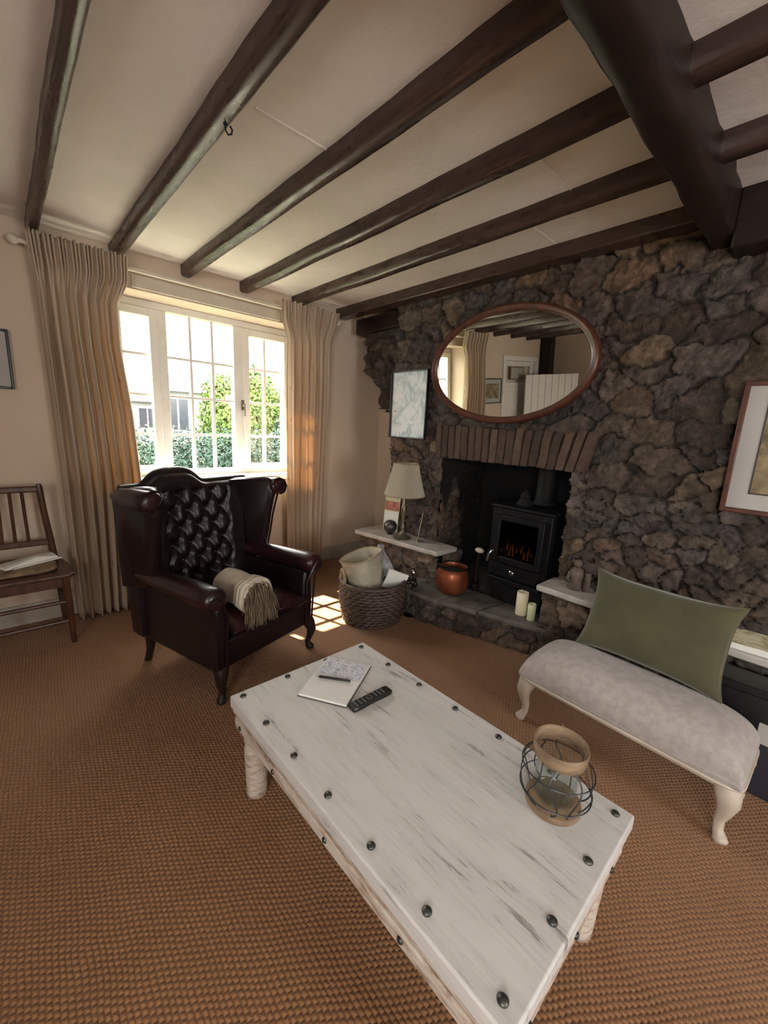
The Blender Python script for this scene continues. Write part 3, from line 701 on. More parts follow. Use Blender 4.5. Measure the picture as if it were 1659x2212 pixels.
# --- wing armchair
def armchair():
    t = thing('wing_armchair', 'dark oxblood leather button-back wing armchair in front of the window', 'armchair', (.842, 2.113, 0), R(16.3))
    def m(pts, axis, a, b, name, mat='leather', bev=.02, sub=0): return MB().extr(pts, axis, a, b).build(name, mat, t, bevel=bev, seg=4)
    # base rails
    mb = MB(); rings = []
    MB().box(-.305, .305, -.335, -.27, .175, .32).box(-.305, .305, .25, .31, .175, .32).box(-.28, .28, -.27, .25, .20, .30).build('seat_rail', 'leather', t, bevel=.015, seg=3)
    # cushion
    rings = []; n = 10
    def cush(x0, x1, y0, y1, z0, z1, pw=4, nx=24, ny=24, crown=.02):
        vs = []; fs = []
        def P(u, v, s):
            e = (1-abs(u)**pw)*(1-abs(v)**pw); e = max(e, 0)**(.36)
            return ((x0+x1)/2+u*(x1-x0)/2, (y0+y1)/2+v*(y1-y0)/2, (z0+z1)/2+s*((z1-z0)/2*e+crown*e*(1-u*u)*(1-v*v)))
        for s in (1, -1):
            for i in range(nx+1):
                for j in range(ny+1):
                    u = math.sin((-1+2*i/nx)*PI/2); v = math.sin((-1+2*j/ny)*PI/2); vs.append(P(u, v, s))
        N1 = (nx+1)*(ny+1)
        for s in (0, 1):
            for i in range(nx):
                for j in range(ny):
                    a = s*N1+i*(ny+1)+j; f = (a, a+ny+1, a+ny+2, a+1); fs.append(f if s == 0 else tuple(reversed(f)))
        b = MB(); b.add(vs, fs); return b
    o = cush(-.242, .242, -.375, .20, .295, .405).build('seat_cushion', 'leather_worn', t, smooth=80)
    md = o.modifiers.new('w', 'WELD'); md.merge_threshold = .0008
    mb = MB()
    for z in (.335, .368):
        pts = []
        for i in range(60):
            a = 2*PI*i/60; c, s_ = math.cos(a), math.sin(a)
            pts.append((.239*math.copysign(abs(c)**.3, c), -.0875+.284*math.copysign(abs(s_)**.3, s_), z))
        mb.tube(pts, .0045, 6, closed=True)
    mb.build('piping', 'leather', t)
    # arms: outer panel, inner panel and roll
    for s in (-1, 1):
        sec = [(.25, .18), (.320, .178), (.327, .30), (.318, .42), (.318, .49), (.265, .50), (.252, .42)]
        rings = []
        for y, k in ((.31, 1), (.0, 1), (-.2, 1), (-.325, 1), (-.338, .985)):
            rings.append([(s*(x if k == 1 else (.29+(x-.29)*.93)), y, z if k == 1 else .33+(z-.33)*.97) for x, z in sec])
        MB().rings(rings).build('arm_panel', 'leather', t, bevel=.012, seg=3)
        # roll
        rings = []; yy = [.20, .10, -.05, -.2, -.30, -.345, -.365, -.372]; rad = [.040, .045, .050, .054, .056, .055, .046, .025]
        for y, r in zip(yy, rad):
            q = (y+.365)/.565; cx = .320+.0*q; cz = .540-.004*q
            rings.append([(s*(cx+r*1.12*math.cos(2*PI*j/24)), y, cz+r*.95*math.sin(2*PI*j/24)) for j in range(24)])
        MB().rings(rings).build('arm_roll', 'leather_worn', t, smooth=60)
        # facing with piping down the front
        pts = [(s*0.265, -.345, .20), (s*0.267, -.35, .33), (s*0.263, -.352, .44), (s*0.283, -.36, .485), (s*0.295, -.372, .525), (s*0.320, -.376, .555), (s*0.355, -.372, .55), (s*0.367, -.365, .52), (s*0.350, -.358, .495), (s*0.327, -.352, .47), (s*0.321, -.345, .33), (s*0.315, -.342, .20)]
        MB().tube(pts, .006, 6).build('facing_piping', 'leather', t)
        # wing: profile in y-z
        prof = [(.33, .45), (.10, .49), (.06, .56), (.035, .66), (.02, .76), (.0, .85), (-.015, .91), (.0, .965), (.05, .985), (.16, .975), (.27, .96), (.34, .94)]
        rings = []; NS = 7
        for k in range(NS):
            f = k/(NS-1); sh = .012*(1-math.sin(PI*f)); ring = []
            for y, z in prof:
                q = max(0, min(1, y/.24)); q = q*q*(3-2*q)
                xi = .318-.105*q*max(0, min(1, (z-.42)/.2)); xo = .362
                x = xi+(xo-xi)*f
                ring.append((s*(x+.036*max(0, (z-.6))*(.3+.7*f)), y+(sh if y < .2 else -sh*.3), z-(sh if z > .9 else 0)))
            rings.append(ring)
        MB().rings(rings).build('wing', 'leather', t, smooth=60)
        # outward roll on top of the wing
        rings = []
        for y, r in ((.27, .026), (.23, .038), (.14, .045), (.04, .048), (-.01, .050), (-.028, .042), (-.034, .02)):
            rings.append([(s*(.383+r*1.15*math.cos(2*PI*j/22)), y, .928+.01*(.15-y)+r*math.sin(2*PI*j/22)) for j in range(22)])
        MB().rings(rings).build('wing_roll', 'leather_worn', t, smooth=60)
        pts = [(s*0.360, .058, .56), (s*0.358, .03, .66), (s*0.360, .012, .76), (s*0.366, -.010, .85), (s*0.368, -.024, .895), (s*0.343, -.030, .93), (s*0.330, -.026, .955), (s*0.340, -.02, .972), (s*0.378, -.024, .98), (s*0.418, -.026, .965), (s*0.435, -.026, .93), (s*0.418, -.026, .895), (s*0.388, -.024, .885)]
        MB().tube(pts, .006, 6).build('wing_piping', 'leather', t)
    # tufted back
    nx, nz = 84, 84; vs = []; but = []
    rows = 6
    for r_ in range(rows):
        z = .46+r_*.088; nb = 4 if r_ % 2 == 0 else 3
        for c in range(nb): but.append(((c-(nb-1)/2)*.102, z))
    B = np.array(but)
    def top(x): return .955+.065*math.exp(-((x+.10)/.125)**4)
    for i in range(nx+1):
        for j in range(nz+1):
            x = -.285+.57*i/nx; f = j/nz; z = .36+(top(x)-.36)*f
            d = np.abs(B[:, 0]-x)/.102+np.abs(B[:, 1]-z)/.088
            rd = np.hypot(B[:, 0]-x, B[:, 1]-z)
            q = min(1, float(np.hypot((B[:, 0]-x)/.051, (B[:, 1]-z)/.088).min()))
            # diamond creases between neighbouring buttons
            a = ((x/.102)+(z-.46)/.176+.5) ; b = ((x/.102)-(z-.46)/.176+.5)
            inside = .44 < z < .93 and abs(x) < .20
            cr = min(abs(a-round(a)), abs(b-round(b)))*2 if inside else 1
            dep = .030*(1-math.exp(-(float(rd.min())/.028)**1.5)) + (.012*min(1, cr*2.2))
            y = .215+.16*(z-.36)*.55-dep*1.0-.02
            ed = min(1, (1-f)*14); y += .045*(1-math.sqrt(max(0, 1-(1-ed)**2)))
            vs.append((x, y, z))
    fs = []
    for i in range(nx):
        for j in range(nz):
            a = i*(nz+1)+j; fs.append((a, a+nz+1, a+nz+2, a+1))
    b = MB(); b.add(vs, fs); b.build('tufted_back', 'leather', t, smooth=80)
    # back shell
    pts = [(-.345, .20), (.345, .20), (.36, .93)]+[(x, top(x)-.012) for x in [.33-.66*i/30 for i in range(31)]]+[(-.36, .93)]
    rings = []
    for y0, k in ((.20, .0), (.245, .0), (.30, .01), (.318, .04)):
        rings.append([(x*(1-k), y0+.075*max(0, z-.36)*1.0, z-(k*.4 if z > .9 else 0)) for x, z in pts])
    MB().rings(rings).build('back_shell', 'leather', t, smooth=50)
    # crest roll along the top of the back
    pts = [(-.365+.73*i/40, .245+.03, top(-.365+.73*i/40)-.012) for i in range(41)]
    MB().tube(pts, [.028+.008*math.exp(-((x[0]+.10)/.14)**4) for x in pts], 16, flat=1.1).build('crest_roll', 'leather', t, smooth=60)
    b0 = MB().ball((0, 0, 0), (.011, .007, .011), 12, 8).build('back_button', 'leather_worn', t)
    first = True
    for x, z in but:
        if z > .93: continue
        l = (x, .215+.16*(z-.36)*.55-.022, z)
        if first: b0.location = l; first = False
        else: dup(b0, t, l)
    # cabriole front legs, splayed rear legs
    def leg(front):
        P = [((0, 0, .19), .036), ((.012, -.012, .155), .034), ((.020, -.020, .12), .027), ((.014, -.014, .08), .019), ((.004, -.004, .045), .015), ((.008, -.010, .022), .019), ((.014, -.018, .010), .024), ((.014, -.018, .001), .020)]
        if not front: P = [((0, 0, .19), .030), ((0, .002, .13), .026), ((0, .012, .08), .020), ((0, .032, .03), .018), ((0, .045, .002), .019)]
        return MB().tube([p for p, r in P], [r for p, r in P], 14).build('leg', 'dark_wood', t, smooth=70)
    l = leg(True); l.location = (.292, -.298, 0)
    l2 = dup(l, t, (-.292, -.298, 0), (0, 0, R(-90)))
    l = leg(False); l.location = (-.302, .265, 0); dup(l, t, (.302, .265, 0))
armchair()
for o in D.objects:
    if o.parent and o.parent.name == 'wing_armchair' and not o.name.startswith('leg'): o.location.x -= .03
def throw_roll():
    a = R(16.3); ca, sa = math.cos(a), math.sin(a)
    lx, ly, lz = -.115, -.235, .505
    t = thing('rolled_throw', 'rolled cream throw with shaggy brown fringe on the armchair seat', 'throw', (.842+lx*ca-ly*sa, 2.113+lx*sa+ly*ca, .408), R(16.3-6))
    # body along y, front at -y
    rings = []; n = 32; r0 = .093
    for i in range(15):
        f = i/14; y = .155-.29*f; r = r0*(1-.03*math.cos(f*9))*(math.sqrt(max(.02, 1-((.06-f)/.06)**2)) if f < .06 else 1)
        if f > .93: r *= 1.0
        rings.append([(r*(1+.03*math.sin(3*2*PI*j/n+f*5))*math.cos(2*PI*j/n), y, .088+.94*r*(1+.03*math.sin(5*2*PI*j/n+f*3))*math.sin(2*PI*j/n)) for j in range(n)])
    MB().rings(rings).build('roll', 'throw', t, smooth=70)
    # spiral end and cuff
    mb = MB(); sp = []
    for i in range(90):
        f = i/89; a_ = f*2*PI*2.6; r = .020+.068*f; sp.append((r*math.cos(a_), -.137-.004*math.sin(a_*3), .088+.94*r*math.sin(a_)))
    mb.tube(sp, .0085, 7); mb.build('folded_end', 'throw', t, smooth=70)
    for y, r, q in ((-.125, .097, .010), (-.10, .098, .009), (-.07, .096, .007)):
        MB().tube([(r*math.cos(2*PI*j/40), y+.006*math.sin(j*.9), .088+.94*r*math.sin(2*PI*j/40)) for j in range(40)], q, 8, closed=True).build('cuff', 'throw', t, smooth=70)
    mb = MB(); rg = random.Random(3)
    for i in range(330):
        a_ = rg.uniform(0, 2*PI); r = .086*math.sqrt(rg.random()); x = r*math.cos(a_); z = .088+r*math.sin(a_)
        L = rg.uniform(.06, .115)*(1+.3*(z < .08)); dx = rg.uniform(-.012, .012)+x*.10; y = -.135-rg.uniform(0, .01)
        out = rg.uniform(.010, .040)
        p = [(x, y+.012, z), (x+dx*.3, y-out*.7, z-L*.12), (x+dx*.8, y-out, z-L*.5), (x+dx*1.3+rg.uniform(-.005, .005), y-out*.95, max(z-L, -.055+rg.uniform(-.02, .02)))]
        mb.tube(p, [.0026, .0028, .0022, .0010], 4)
    o = mb.build('fringe', 'fringe', t, smooth=70); o['kind'] = 'stuff'
throw_roll()
D.objects['rolled_throw'].scale = (.90, .92, .90)

# --- upholstered window bench / footstool
def bench():
    t = thing('long_footstool', 'long cream damask footstool with painted cabriole legs', 'footstool', (1.79, .392, 0), R(-2))
    nx, ny = 22, 44; X, Y = .165, .395
    vs = []; fs = []
    def P(u, v):
        su = abs(u)**3.2; sv = abs(v)**7
        e = max(0, (1-su)*(1-sv))**.42
        return (u*X*(1+.03*(1-v*v)), v*Y, .245+.115*e+.018*(1-u*u)*(1-v**4))
    for i in range(nx+1):
        for j in range(ny+1):
            u = math.sin((-1+2*i/nx)*PI/2); v = math.sin((-1+2*j/ny)*PI/2); vs.append(P(u, v))
    for i in range(nx):
        for j in range(ny):
            a = i*(ny+1)+j; fs.append((a, a+ny+1, a+ny+2, a+1))
    o = MB().add(vs, fs).build('upholstered_seat', 'damask', t, smooth=80)
    mb = MB(); mb.box(-X-.003, X+.003, -Y-.003, Y+.003, .218, .248); mb.build('seat_side', 'damask', t, bevel=.01, seg=3)
    pts = []
    for i in range(80):
        a = 2*PI*i/80; c, s_ = math.cos(a), math.sin(a)
        pts.append(((X+.004)*math.copysign(abs(c)**.16, c), (Y+.004)*math.copysign(abs(s_)**.16, s_), .217))
    MB().tube(pts, .006, 7, closed=True).build('gimp_braid', 'bench_paint', t)
    MB().box(-X+.012, X-.012, -Y+.012, Y-.012, .190, .218).build('frame_rail', 'bench_paint', t, bevel=.006)
    Pp = [((-.0, -.0, .218), .040), ((.014, .014, .185), .040), ((.022, .022, .150), .032), ((.018, .018, .11), .022), ((.010, .010, .07), .016), ((.012, .012, .035), .015), ((.022, .022, .012), .021), ((.030, .030, .004), .020), ((.032, .032, .0005), .014)]
    l = MB().tube([p for p, r in Pp], [r for p, r in Pp], 16).build('leg', 'bench_paint', t, smooth=70)
    l.location = (X-.045, Y-.045, 0)
    dup(l, t, (-X+.045, Y-.045, 0), (0, 0, R(90))); dup(l, t, (-X+.045, -Y+.045, 0), (0, 0, R(180))); dup(l, t, (X-.045, -Y+.045, 0), (0, 0, R(270)))
bench()
def pillow():
    t = thing('cushion', 'long olive green velvet cushion leaning on the footstool', 'cushion', (1.875, .385, .358), rot=(0, R(20), R(-3)))
    W2, H = .275, .185; n = 40; vs = []; fs = []
    for s in (-1, 1):
        for i in range(n+1):
            for j in range(n+1):
                u = math.sin((-1+2*i/n)*PI/2); v = math.sin((-1+2*j/n)*PI/2)
                e = max(0, (1-u**2)*(1-v**2))**.42
                pin = 1-.13*(1-abs(u)**3)*abs(v)**2.5; pin2 = 1-.10*(1-abs(v)**3)*abs(u)**2.5
                wr = .006*math.sin(u*9+v*5)*abs(v)**2*(1-u*u)+.005*math.sin(u*23)*max(0, v)**4
                vs.append((s*(.088*e+wr*e), u*W2*pin2, H+v*H*pin))
    N1 = (n+1)**2
    for s in (0, 1):
        for i in range(n):
            for j in range(n):
                a = s*N1+i*(n+1)+j; f = (a, a+n+1, a+n+2, a+1); fs.append(f if s else tuple(reversed(f)))
    o = MB().add(vs, fs).build('cover', 'velvet', t, smooth=80)
    md = o.modifiers.new('w', 'WELD'); md.merge_threshold = .0006
    pts = []
    for i in range(100):
        a = 4*i/100; k = int(a); f = -1+2*(a-k)
        u, v = [(f, -1), (1, f), (-f, 1), (-1, -f)][k]
        pin = 1-.13*(1-abs(u)**3)*abs(v)**2.5; pin2 = 1-.10*(1-abs(v)**3)*abs(u)**2.5
        pts.append((0, u*W2*pin2, H+v*H*pin))
    MB().tube(pts, .004, 6, closed=True).build('piping', 'velvet', t)
pillow()

# --- wooden chair at the left edge
def chair():
    t = thing('wooden_chair', 'dark brown spindle-back wooden chair against the wall beside the curtain', 'chair', (-.005, 2.93, 0))
    mb = MB(); nn = 24; pts = []
    pts = [(-.205, -.235), (.205, -.235), (.225, -.21), (.215, .0), (.185, .175), (.16, .19), (-.16, .19), (-.185, .175), (-.215, 0), (-.225, -.21)]
    MB().extr(pts, 2, .415, .440).build('seat', 'chair_wood', t, bevel=.008, seg=3)
    mb = MB()
    mb.box(-.17, .17, -.20, -.18, .355, .415).box(-.17, .17, .15, .17, .355, .415).box(-.19, -.17, -.18, .15, .355, .415).box(.17, .19, -.18, .15, .355, .415)
    mb.build('apron', 'chair_wood', t, bevel=.003)
    for s in (-1, 1):
        MB().tube([(s*.195, -.155, 0), (s*.190, -.165, .22), (s*.182, -.19, .415)], [.013, .019, .021], 10).build('leg', 'chair_wood', t)
        MB().tube([(s*.188, .225, 0), (s*.178, .19, .22), (s*.170, .165, .415)], [.013, .018, .020], 10).build('leg', 'chair_wood', t)
        MB().tube([(s*.165, .150, .41), (s*.155, .145, .56), (s*.140, .13, .72), (s*.130, .11, .875), (s*.129, .107, .89)], [.020, .018, .017, .017, .012], 10).build('back_post', 'chair_wood', t)
        MB().tube([(s*.19, -.165, .20), (s*.182, .195, .20)], .010, 8).build('stretcher', 'chair_wood', t)
    for z, y0 in ((.26, -.172), (.14, -.162)):
        MB().tube([(-.19, y0, z), (.19, y0, z)], .011, 8).build('stretcher', 'chair_wood', t)
    MB().box(-.14, .14, .10, .124, .845, .880).build('top_rail', 'chair_wood', t, bevel=.008)
    MB().box(-.155, .155, .135, .158, .52, .555).build('lower_rail', 'chair_wood', t, bevel=.006)
    for x in (-.099, -.05, 0.0, .052): 
        MB().tube([(x*1.12, .146, .55), (x*1.05, .13, .70), (x, .112, .85)], .0085, 8).build('spindle', 'chair_wood', t)
chair()
def seat_pad():
    t = thing('seat_cushion_pad', 'flat brown patterned pad on the wooden chair', 'seat pad', (-.02, 2.92, .441))
    rings = []
    for z, k in ((0, .95), (.006, 1), (.016, 1), (.022, .95)):
        rings.append([(.17*k*math.copysign(abs(math.cos(a))**.4, math.cos(a)), -.01+.15*k*math.copysign(abs(math.sin(a))**.4, math.sin(a)), z) for a in [2*PI*j/32 for j in range(32)]])
    MB().rings(rings).build('pad', 'seagrass', t, smooth=60)
    MB().tube([(.17*1.0*math.copysign(abs(math.cos(a))**.4, math.cos(a)), -.01+.15*math.copysign(abs(math.sin(a))**.4, math.sin(a)), .011) for a in [2*PI*j/48 for j in range(48)]], .006, 6, closed=True).build('edge_cord', 'seagrass', t)
seat_pad()
def folded_paper():
    t = thing('folded_newspaper', 'white folded newspaper lying on the wooden chair seat', 'newspaper', (.035, 2.945, .4635), R(25))
    rings = []
    for i in range(13):
        f = i/12; y = -.055+.11*f
        rings.append([(-.13, y, .0), (.13, y, .0), (.125, y+.012, .012+.016*math.sin(f*3)), (.02, y+.006, .026+.010*math.sin(f*4+1)), (-.128, y, .010+.004*math.sin(f*5))])
    MB().rings(rings).build('folded_sheets', 'paper', t, smooth=30)
    MB().box(-.10, .135, -.07, -.045, .0, .006).build('loose_sheet', 'paper', t, bevel=.001)
folded_paper()

# ------------------------------------------------------------ curtains
def curtain(name, label, top, bot, yc, n_f, seed, folds_depth, outl=None):
    t = thing(name, label, 'curtain', (0, 0, 0))
    rg = random.Random(seed); NU, NZ = n_f*24, 90
    ph = [rg.uniform(.75, 1.25) for _ in range(n_f+1)]; cum = [0]
    for p in ph: cum.append(cum[-1]+p)
    off = [rg.uniform(-.5, .5) for _ in range(n_f+2)]
    vs = []; uvs = []
    zt, zb = 2.225, .012
    for j in range(NZ+1):
        f = j/NZ; f = f**1.15; z = zt+(zb-zt)*f
        for i in range(NU+1):
            u = i/NU; k = u*n_f
            L = outl[0](z) if outl else top[0]+(bot[0]-top[0])*f
            Rr = outl[1](z) if outl else top[1]+(bot[1]-top[1])*f
            x = L+(Rr-L)*u
            ki = int(min(k, n_f-1)); o_ = off[ki]*(1-(k-ki))+off[ki+1]*(k-ki)
            A = folds_depth*(1+.35*o_)*min(1, .25+f*2.6)
            sn = abs(math.sin(PI*k+.5*o_*min(1, f*2)))
            y = yc-A*(2*sn**.75-1)
            x += .010*math.sin(2*PI*k+o_*2)*min(1, .2+f)
            # gathered heading: tight small pleats, flaring forward at the very top
            hd = max(0, 1-(zt-z)/.15)
            y += .016*math.sin(2*PI*k*3.0+o_*3)*min(1, (max(0, 1-(zt-z)/.27))*1.6)*(1-.0*hd)-hd*.03+.010*math.sin(2*PI*k*2.3+z*3)*f*.6
            y += -.03*math.exp(-((zt-z-.17)/.05)**2)*0
            zz = z
            if j == 0: zz = z+.006*math.sin(k*11)
            vs.append((x, y, zz)); uvs.append((u*1.3, z))
    fs = []
    for j in range(NZ):
        for i in range(NU):
            a = j*(NU+1)+i; fs.append((a, a+1, a+NU+2, a+NU+1))
    me = D.meshes.new('drape'); me.from_pydata(vs, [], fs)
    uvl = me.uv_layers.new(name='UVMap'); idx = [l.vertex_index for l in me.loops]
    for li, vi in enumerate(idx): uvl.data[li].uv = uvs[vi]
    me.polygons.foreach_set('use_smooth', [True]*len(me.polygons)); me.materials.append(MATS['curtain_cloth'])
    o = D.objects.new('drape', me); COL.objects.link(o); o.parent = t
    md = o.modifiers.new('s', 'SOLIDIFY'); md.thickness = .003; md.offset = 0
    # heading tape on the room side
    return t
def lerp(z, pts):
    pts = sorted(pts)
    if z <= pts[0][0]: return pts[0][1]
    for (a, x), (b, y) in zip(pts, pts[1:]):
        if z <= b: return x+(y-x)*(z-a)/(b-a)
    return pts[-1][1]
curtain('curtain', 'wide cream striped curtain hanging left of the window behind the armchair', None, None, 3.07, 8, 5, .042,
        (lambda z: lerp(z, [(0, .245), (1.0, .235), (1.96, .215), (2.22, .195)]), lambda z: lerp(z, [(0, .62), (.9, .66), (1.3, .64), (1.7, .60), (1.95, .60), (2.08, .655), (2.2, .655)])))
curtain('curtain', 'narrow cream striped curtain hanging right of the window, glowing with light', None, None, 3.07, 6, 9, .038,
        (lambda z: lerp(z, [(0, 1.76), (1.4, 1.74), (1.95, 1.745), (2.1, 1.685), (2.22, 1.665)]), lambda z: lerp(z, [(0, 2.09), (1.4, 2.14), (2.0, 2.16), (2.1, 2.20), (2.22, 2.215)])))
def rod():
    t = thing('curtain_rod', 'pale wooden curtain rod with ball ends above the window', 'curtain rod', (0, 3.13, 2.185))
    MB().tube([(.16, 0, 0), (2.25, 0, 0)], .013, 12).build('pole', 'cream_paint', t)
    for x in (.145, 2.268): MB().ball((x, 0, 0), .026, 16, 10).build('finial', 'cream_paint', t)
    for x in (.20, 2.23):
        MB().tube([(x, 0, 0), (x, .068, 0)], .009, 8).build('bracket', 'cream_paint', t)
rod()

# ------------------------------------------------------------ mirror and pictures
def mirror():
    t = thing('oval_mirror', 'large oval mirror in a mahogany frame on the stone wall', 'mirror', (2.335, 1.485, 1.715), rot=(0, R(3.2), 0))
    t.rotation_euler = (0, R(-3.2), 0)
    a, b = .575, .352; N = 96
    prof = [(0, .022), (0, -.004), (-.006, -.016), (-.014, -.020), (-.022, -.014), (-.030, -.012), (-.040, -.004), (-.044, .004), (-.044, .022)]
    mb = MB(); rings = []
    for d, x in prof: rings.append([(x, (a+d)*math.cos(2*PI*j/N), (b+d)*math.sin(2*PI*j/N)) for j in range(N)])
    mb.rings(rings, cap=False, loop=True).build('frame', 'mahogany', t, smooth=40)
    MB().rings([[(.004, (a-.040)*math.cos(2*PI*j/N), (b-.040)*math.sin(2*PI*j/N)) for j in range(N)], [(.020, (a-.040)*math.cos(2*PI*j/N), (b-.040)*math.sin(2*PI*j/N)) for j in range(N)]]).build('glass', 'mirror_silver', t, smooth=30)
mirror()
def picture(name, label, loc, rot, w2, h2, fw, fm, mat_w, inner, pr, depth=.02, group=None, lines=None, mm='mat_board'):
    t = thing(name, label, 'picture', loc, rot=rot, group=group)   # faces local -x, width along y
    mb = MB()
    mb.box(-depth, 0, -w2, -w2+fw, -h2, h2).box(-depth, 0, w2-fw, w2, -h2, h2).box(-depth+.0005, 0, -w2+fw, w2-fw, -h2, -h2+fw).box(-depth+.0005, 0, -w2+fw, w2-fw, h2-fw, h2)
    mb.build('frame', fm, t, bevel=.003)
    if mat_w > 0:
        a, b = w2-fw, h2-fw; c, d = a-mat_w, b-mat_w
        mb = MB(); x0, x1 = -.010, -.004
        mb.box(x0, x1, -a, -c, -b, b).box(x0, x1, c, a, -b, b).box(x0, x1, -c, c, -b, -d).box(x0, x1, -c, c, d, b); mb.build('mount', mm, t, smooth=0)
        if inner:
            mb = MB(); e = .006
            mb.box(-.0125, -.009, -c-e, -c, -d, d).box(-.0125, -.009, c, c+e, -d, d).box(-.0125, -.009, -c-e, c+e, -d-e, -d).box(-.0125, -.009, -c-e, c+e, d, d+e); mb.build('inner_slip', inner, t, smooth=0)
        MB().box(-.006, -.002, -c, c, -d, d).build('print', pr, t, smooth=0)
    else:
        MB().box(-.010, -.002, -w2+fw, w2-fw, -h2+fw, h2-fw).build('print', pr, t, smooth=0)
    return t
picture('framed_map', 'small unmatted pale blue print in a thin black frame left of the mirror', (2.385, 2.318, 1.487), (0, 0, R(-1)), .200, .258, .009, 'plastic_black', 0, None, 'map_print', .028)
picture('framed_picture', 'mahogany framed print with wide pale mount at the right edge of the stone wall', (2.375, .03, 1.290), (0, 0, 0), .275, .280, .020, 'mahogany', .072, 'card_back', 'sepia', .024)
t = picture('framed_picture', 'small dark framed print on the plain wall above the wooden chair', (-.13, 3.185, 1.570), (0, 0, PI/2), .21, .158, .013, 'plastic_black', .05, None, 'sepia', .018)

# ------------------------------------------------------------ stove and hearth things
def stove():
    t = thing('wood_stove', 'black cast iron stove with glass door inside the fireplace', 'stove', (2.36, 1.245, .182))
    y0, y1 = -.195, .215; z0, z1 = .185, .645
    MB().box(.05, .46, y0+.01, y1-.01, z0+.01, z1).build('body', 'stove_iron', t, bevel=.012, seg=3)
    MB().box(-.012, .48, y0-.012, y1+.012, z1, z1+.022).build('top_plate', 'stove_iron', t, bevel=.008, seg=3)
    mb = MB()      # front frame around the door
    mb.box(0, .06, y0, y0+.05, z0+.0, z1).box(0, .06, y1-.05, y1, z0, z1).box(0.001, .06, y0+.05, y1-.05, z1-.055, z1).box(0.001, .06, y0+.05, y1-.05, z0, z0+.09)
    mb.build('front_frame', 'stove_iron', t, bevel=.006, seg=2)
    mb = MB(); a, b, c, d = y0+.035, y1-.035, z0+.10, z1-.04
    mb.box(-.022, 0, a, a+.038, c, d).box(-.022, 0, b-.038, b, c, d).box(-.0215, 0, a+.038, b-.038, d-.038, d).box(-.0215, 0, a+.038, b-.038, c, c+.045)
    dr = mb.build('door', 'stove_iron', t, bevel=.006, seg=2)
    MB().box(-.006, -.002, a+.038, b-.038, c+.045, d-.038).build('door_glass', 'stove_glass', dr, smooth=0)
    MB().tube([(-.022, b-.012, .36), (-.045, b-.006, .355), (-.055, b+.004, .33), (-.056, b+.010, .285)], [.006, .007, .010, .009], 8).build('door_handle', 'silver', dr)
    MB().box(.005, .055, a+.02, b-.02, c+.02, c+.04).build('grate', 'black_iron', t)
    rg = random.Random(4)
    for i in range(4):
        yy = a+.10+i*.05; MB().tube([(.03+.01*(i % 2), yy-.06, c+.055+.018*(i % 2)), (.035, yy+.04, c+.065+.012*((i+1) % 2))], .016, 8).build('log', 'dark_wood', t)
    for i in range(9):
        yy = a+.055+i*.026; h = rg.uniform(.05, .10); x = .018+rg.uniform(0, .02)
        MB().tube([(x, yy, c+.05), (x, yy+rg.uniform(-.008, .008), c+.05+h*.5), (x, yy+rg.uniform(-.014, .014), c+.05+h)], [.006, .005, .0006], 6).build('orange_streak', 'orange_streak', t)  # thin orange emissive streaks behind the door glass
    MB().lathe([(.018, 0), (.018, .014), (.012, .018), (.0005, .018)], 16).build('air_knob', 'silver', t).matrix_local = Matrix.Translation((-.0, .03, z0+.045)) @ Matrix.Rotation(-PI/2, 4, 'Y')
    MB().box(-.03, .10, y0+.02, y1-.02, z0-.03, z0).build('ash_lip', 'stove_iron', t, bevel=.006)
    MB().box(.03, .44, y0+.03, y1-.03, 0, z0-.03).build('plinth', 'black_iron', t, bevel=.006)
    MB().lathe([(.085, 0), (.075, .02), (.068, .03), (.066, .27)], 28, (.30, .01, z1+.022)).build('flue_pipe', 'black_iron', t)
    # low decorative casting on the top plate
    MB().lathe([(.05, 0), (.055, .012), (.03, .05), (.035, .06), (.012, .10), (.0005, .11)], 18, (.10, .05, z1+.022)).build('top_finial', 'black_iron', t)
stove()
def pot():
    t = thing('copper_log_pot', 'round hammered copper pot with dark handle on the hearth', 'copper pot', (2.25, 1.665, .1835))
    MB().rings([[(r*math.cos(2*PI*j/36), r*math.sin(2*PI*j/36), z) for j in range(36)] for r, z in
                [(.001, .0), (.080, .0), (.098, .012), (.112, .05), (.116, .10), (.108, .15), (.100, .175), (.106, .185), (.100, .187), (.094, .176), (.102, .14), (.108, .09), (.10, .03), (.001, .015)]], cap=False).build('bowl', 'copper', t, smooth=60)
    MB().tube([(.104*math.cos(2*PI*j/40), .104*math.sin(2*PI*j/40), .186) for j in range(40)], .005, 8, closed=True).build('rim', 'black_iron', t)
    pts = [(.0, .108*math.cos(PI*i/20), .19+.012*math.sin(PI*i/20)) for i in range(21)]
    MB().tube([(x-.09*math.sin(PI*i/20), y, z) for i, (x, y, z) in enumerate(pts)], .0045, 8).build('handle', 'black_iron', t)
    MB().lathe([(.09, .13), (.095, .14), (.06, .165), (.0005, .17)], 24).build('coal_fill', 'soot', t)
pot()
def hearth_brush():
    t = thing('hearth_brush', 'slim dark hearth brush with pale oval knob behind the copper pot', 'brush', (2.44, 1.60, .1835), R(0))
    MB().tube([(0, 0, .05), (.0, -.01, .20), (-.01, -.02, .275)], [.012, .009, .008], 10).build('shaft', 'dark_wood', t)
    MB().ball((-.012, -.022, .295), (.022, .036, .020), 16, 10).build('knob', 'bench_paint', t)
    MB().lathe([(.032, 0), (.030, .045), (.014, .055), (.013, .06)], 16).build('bristles', 'black_iron', t)
hearth_brush()
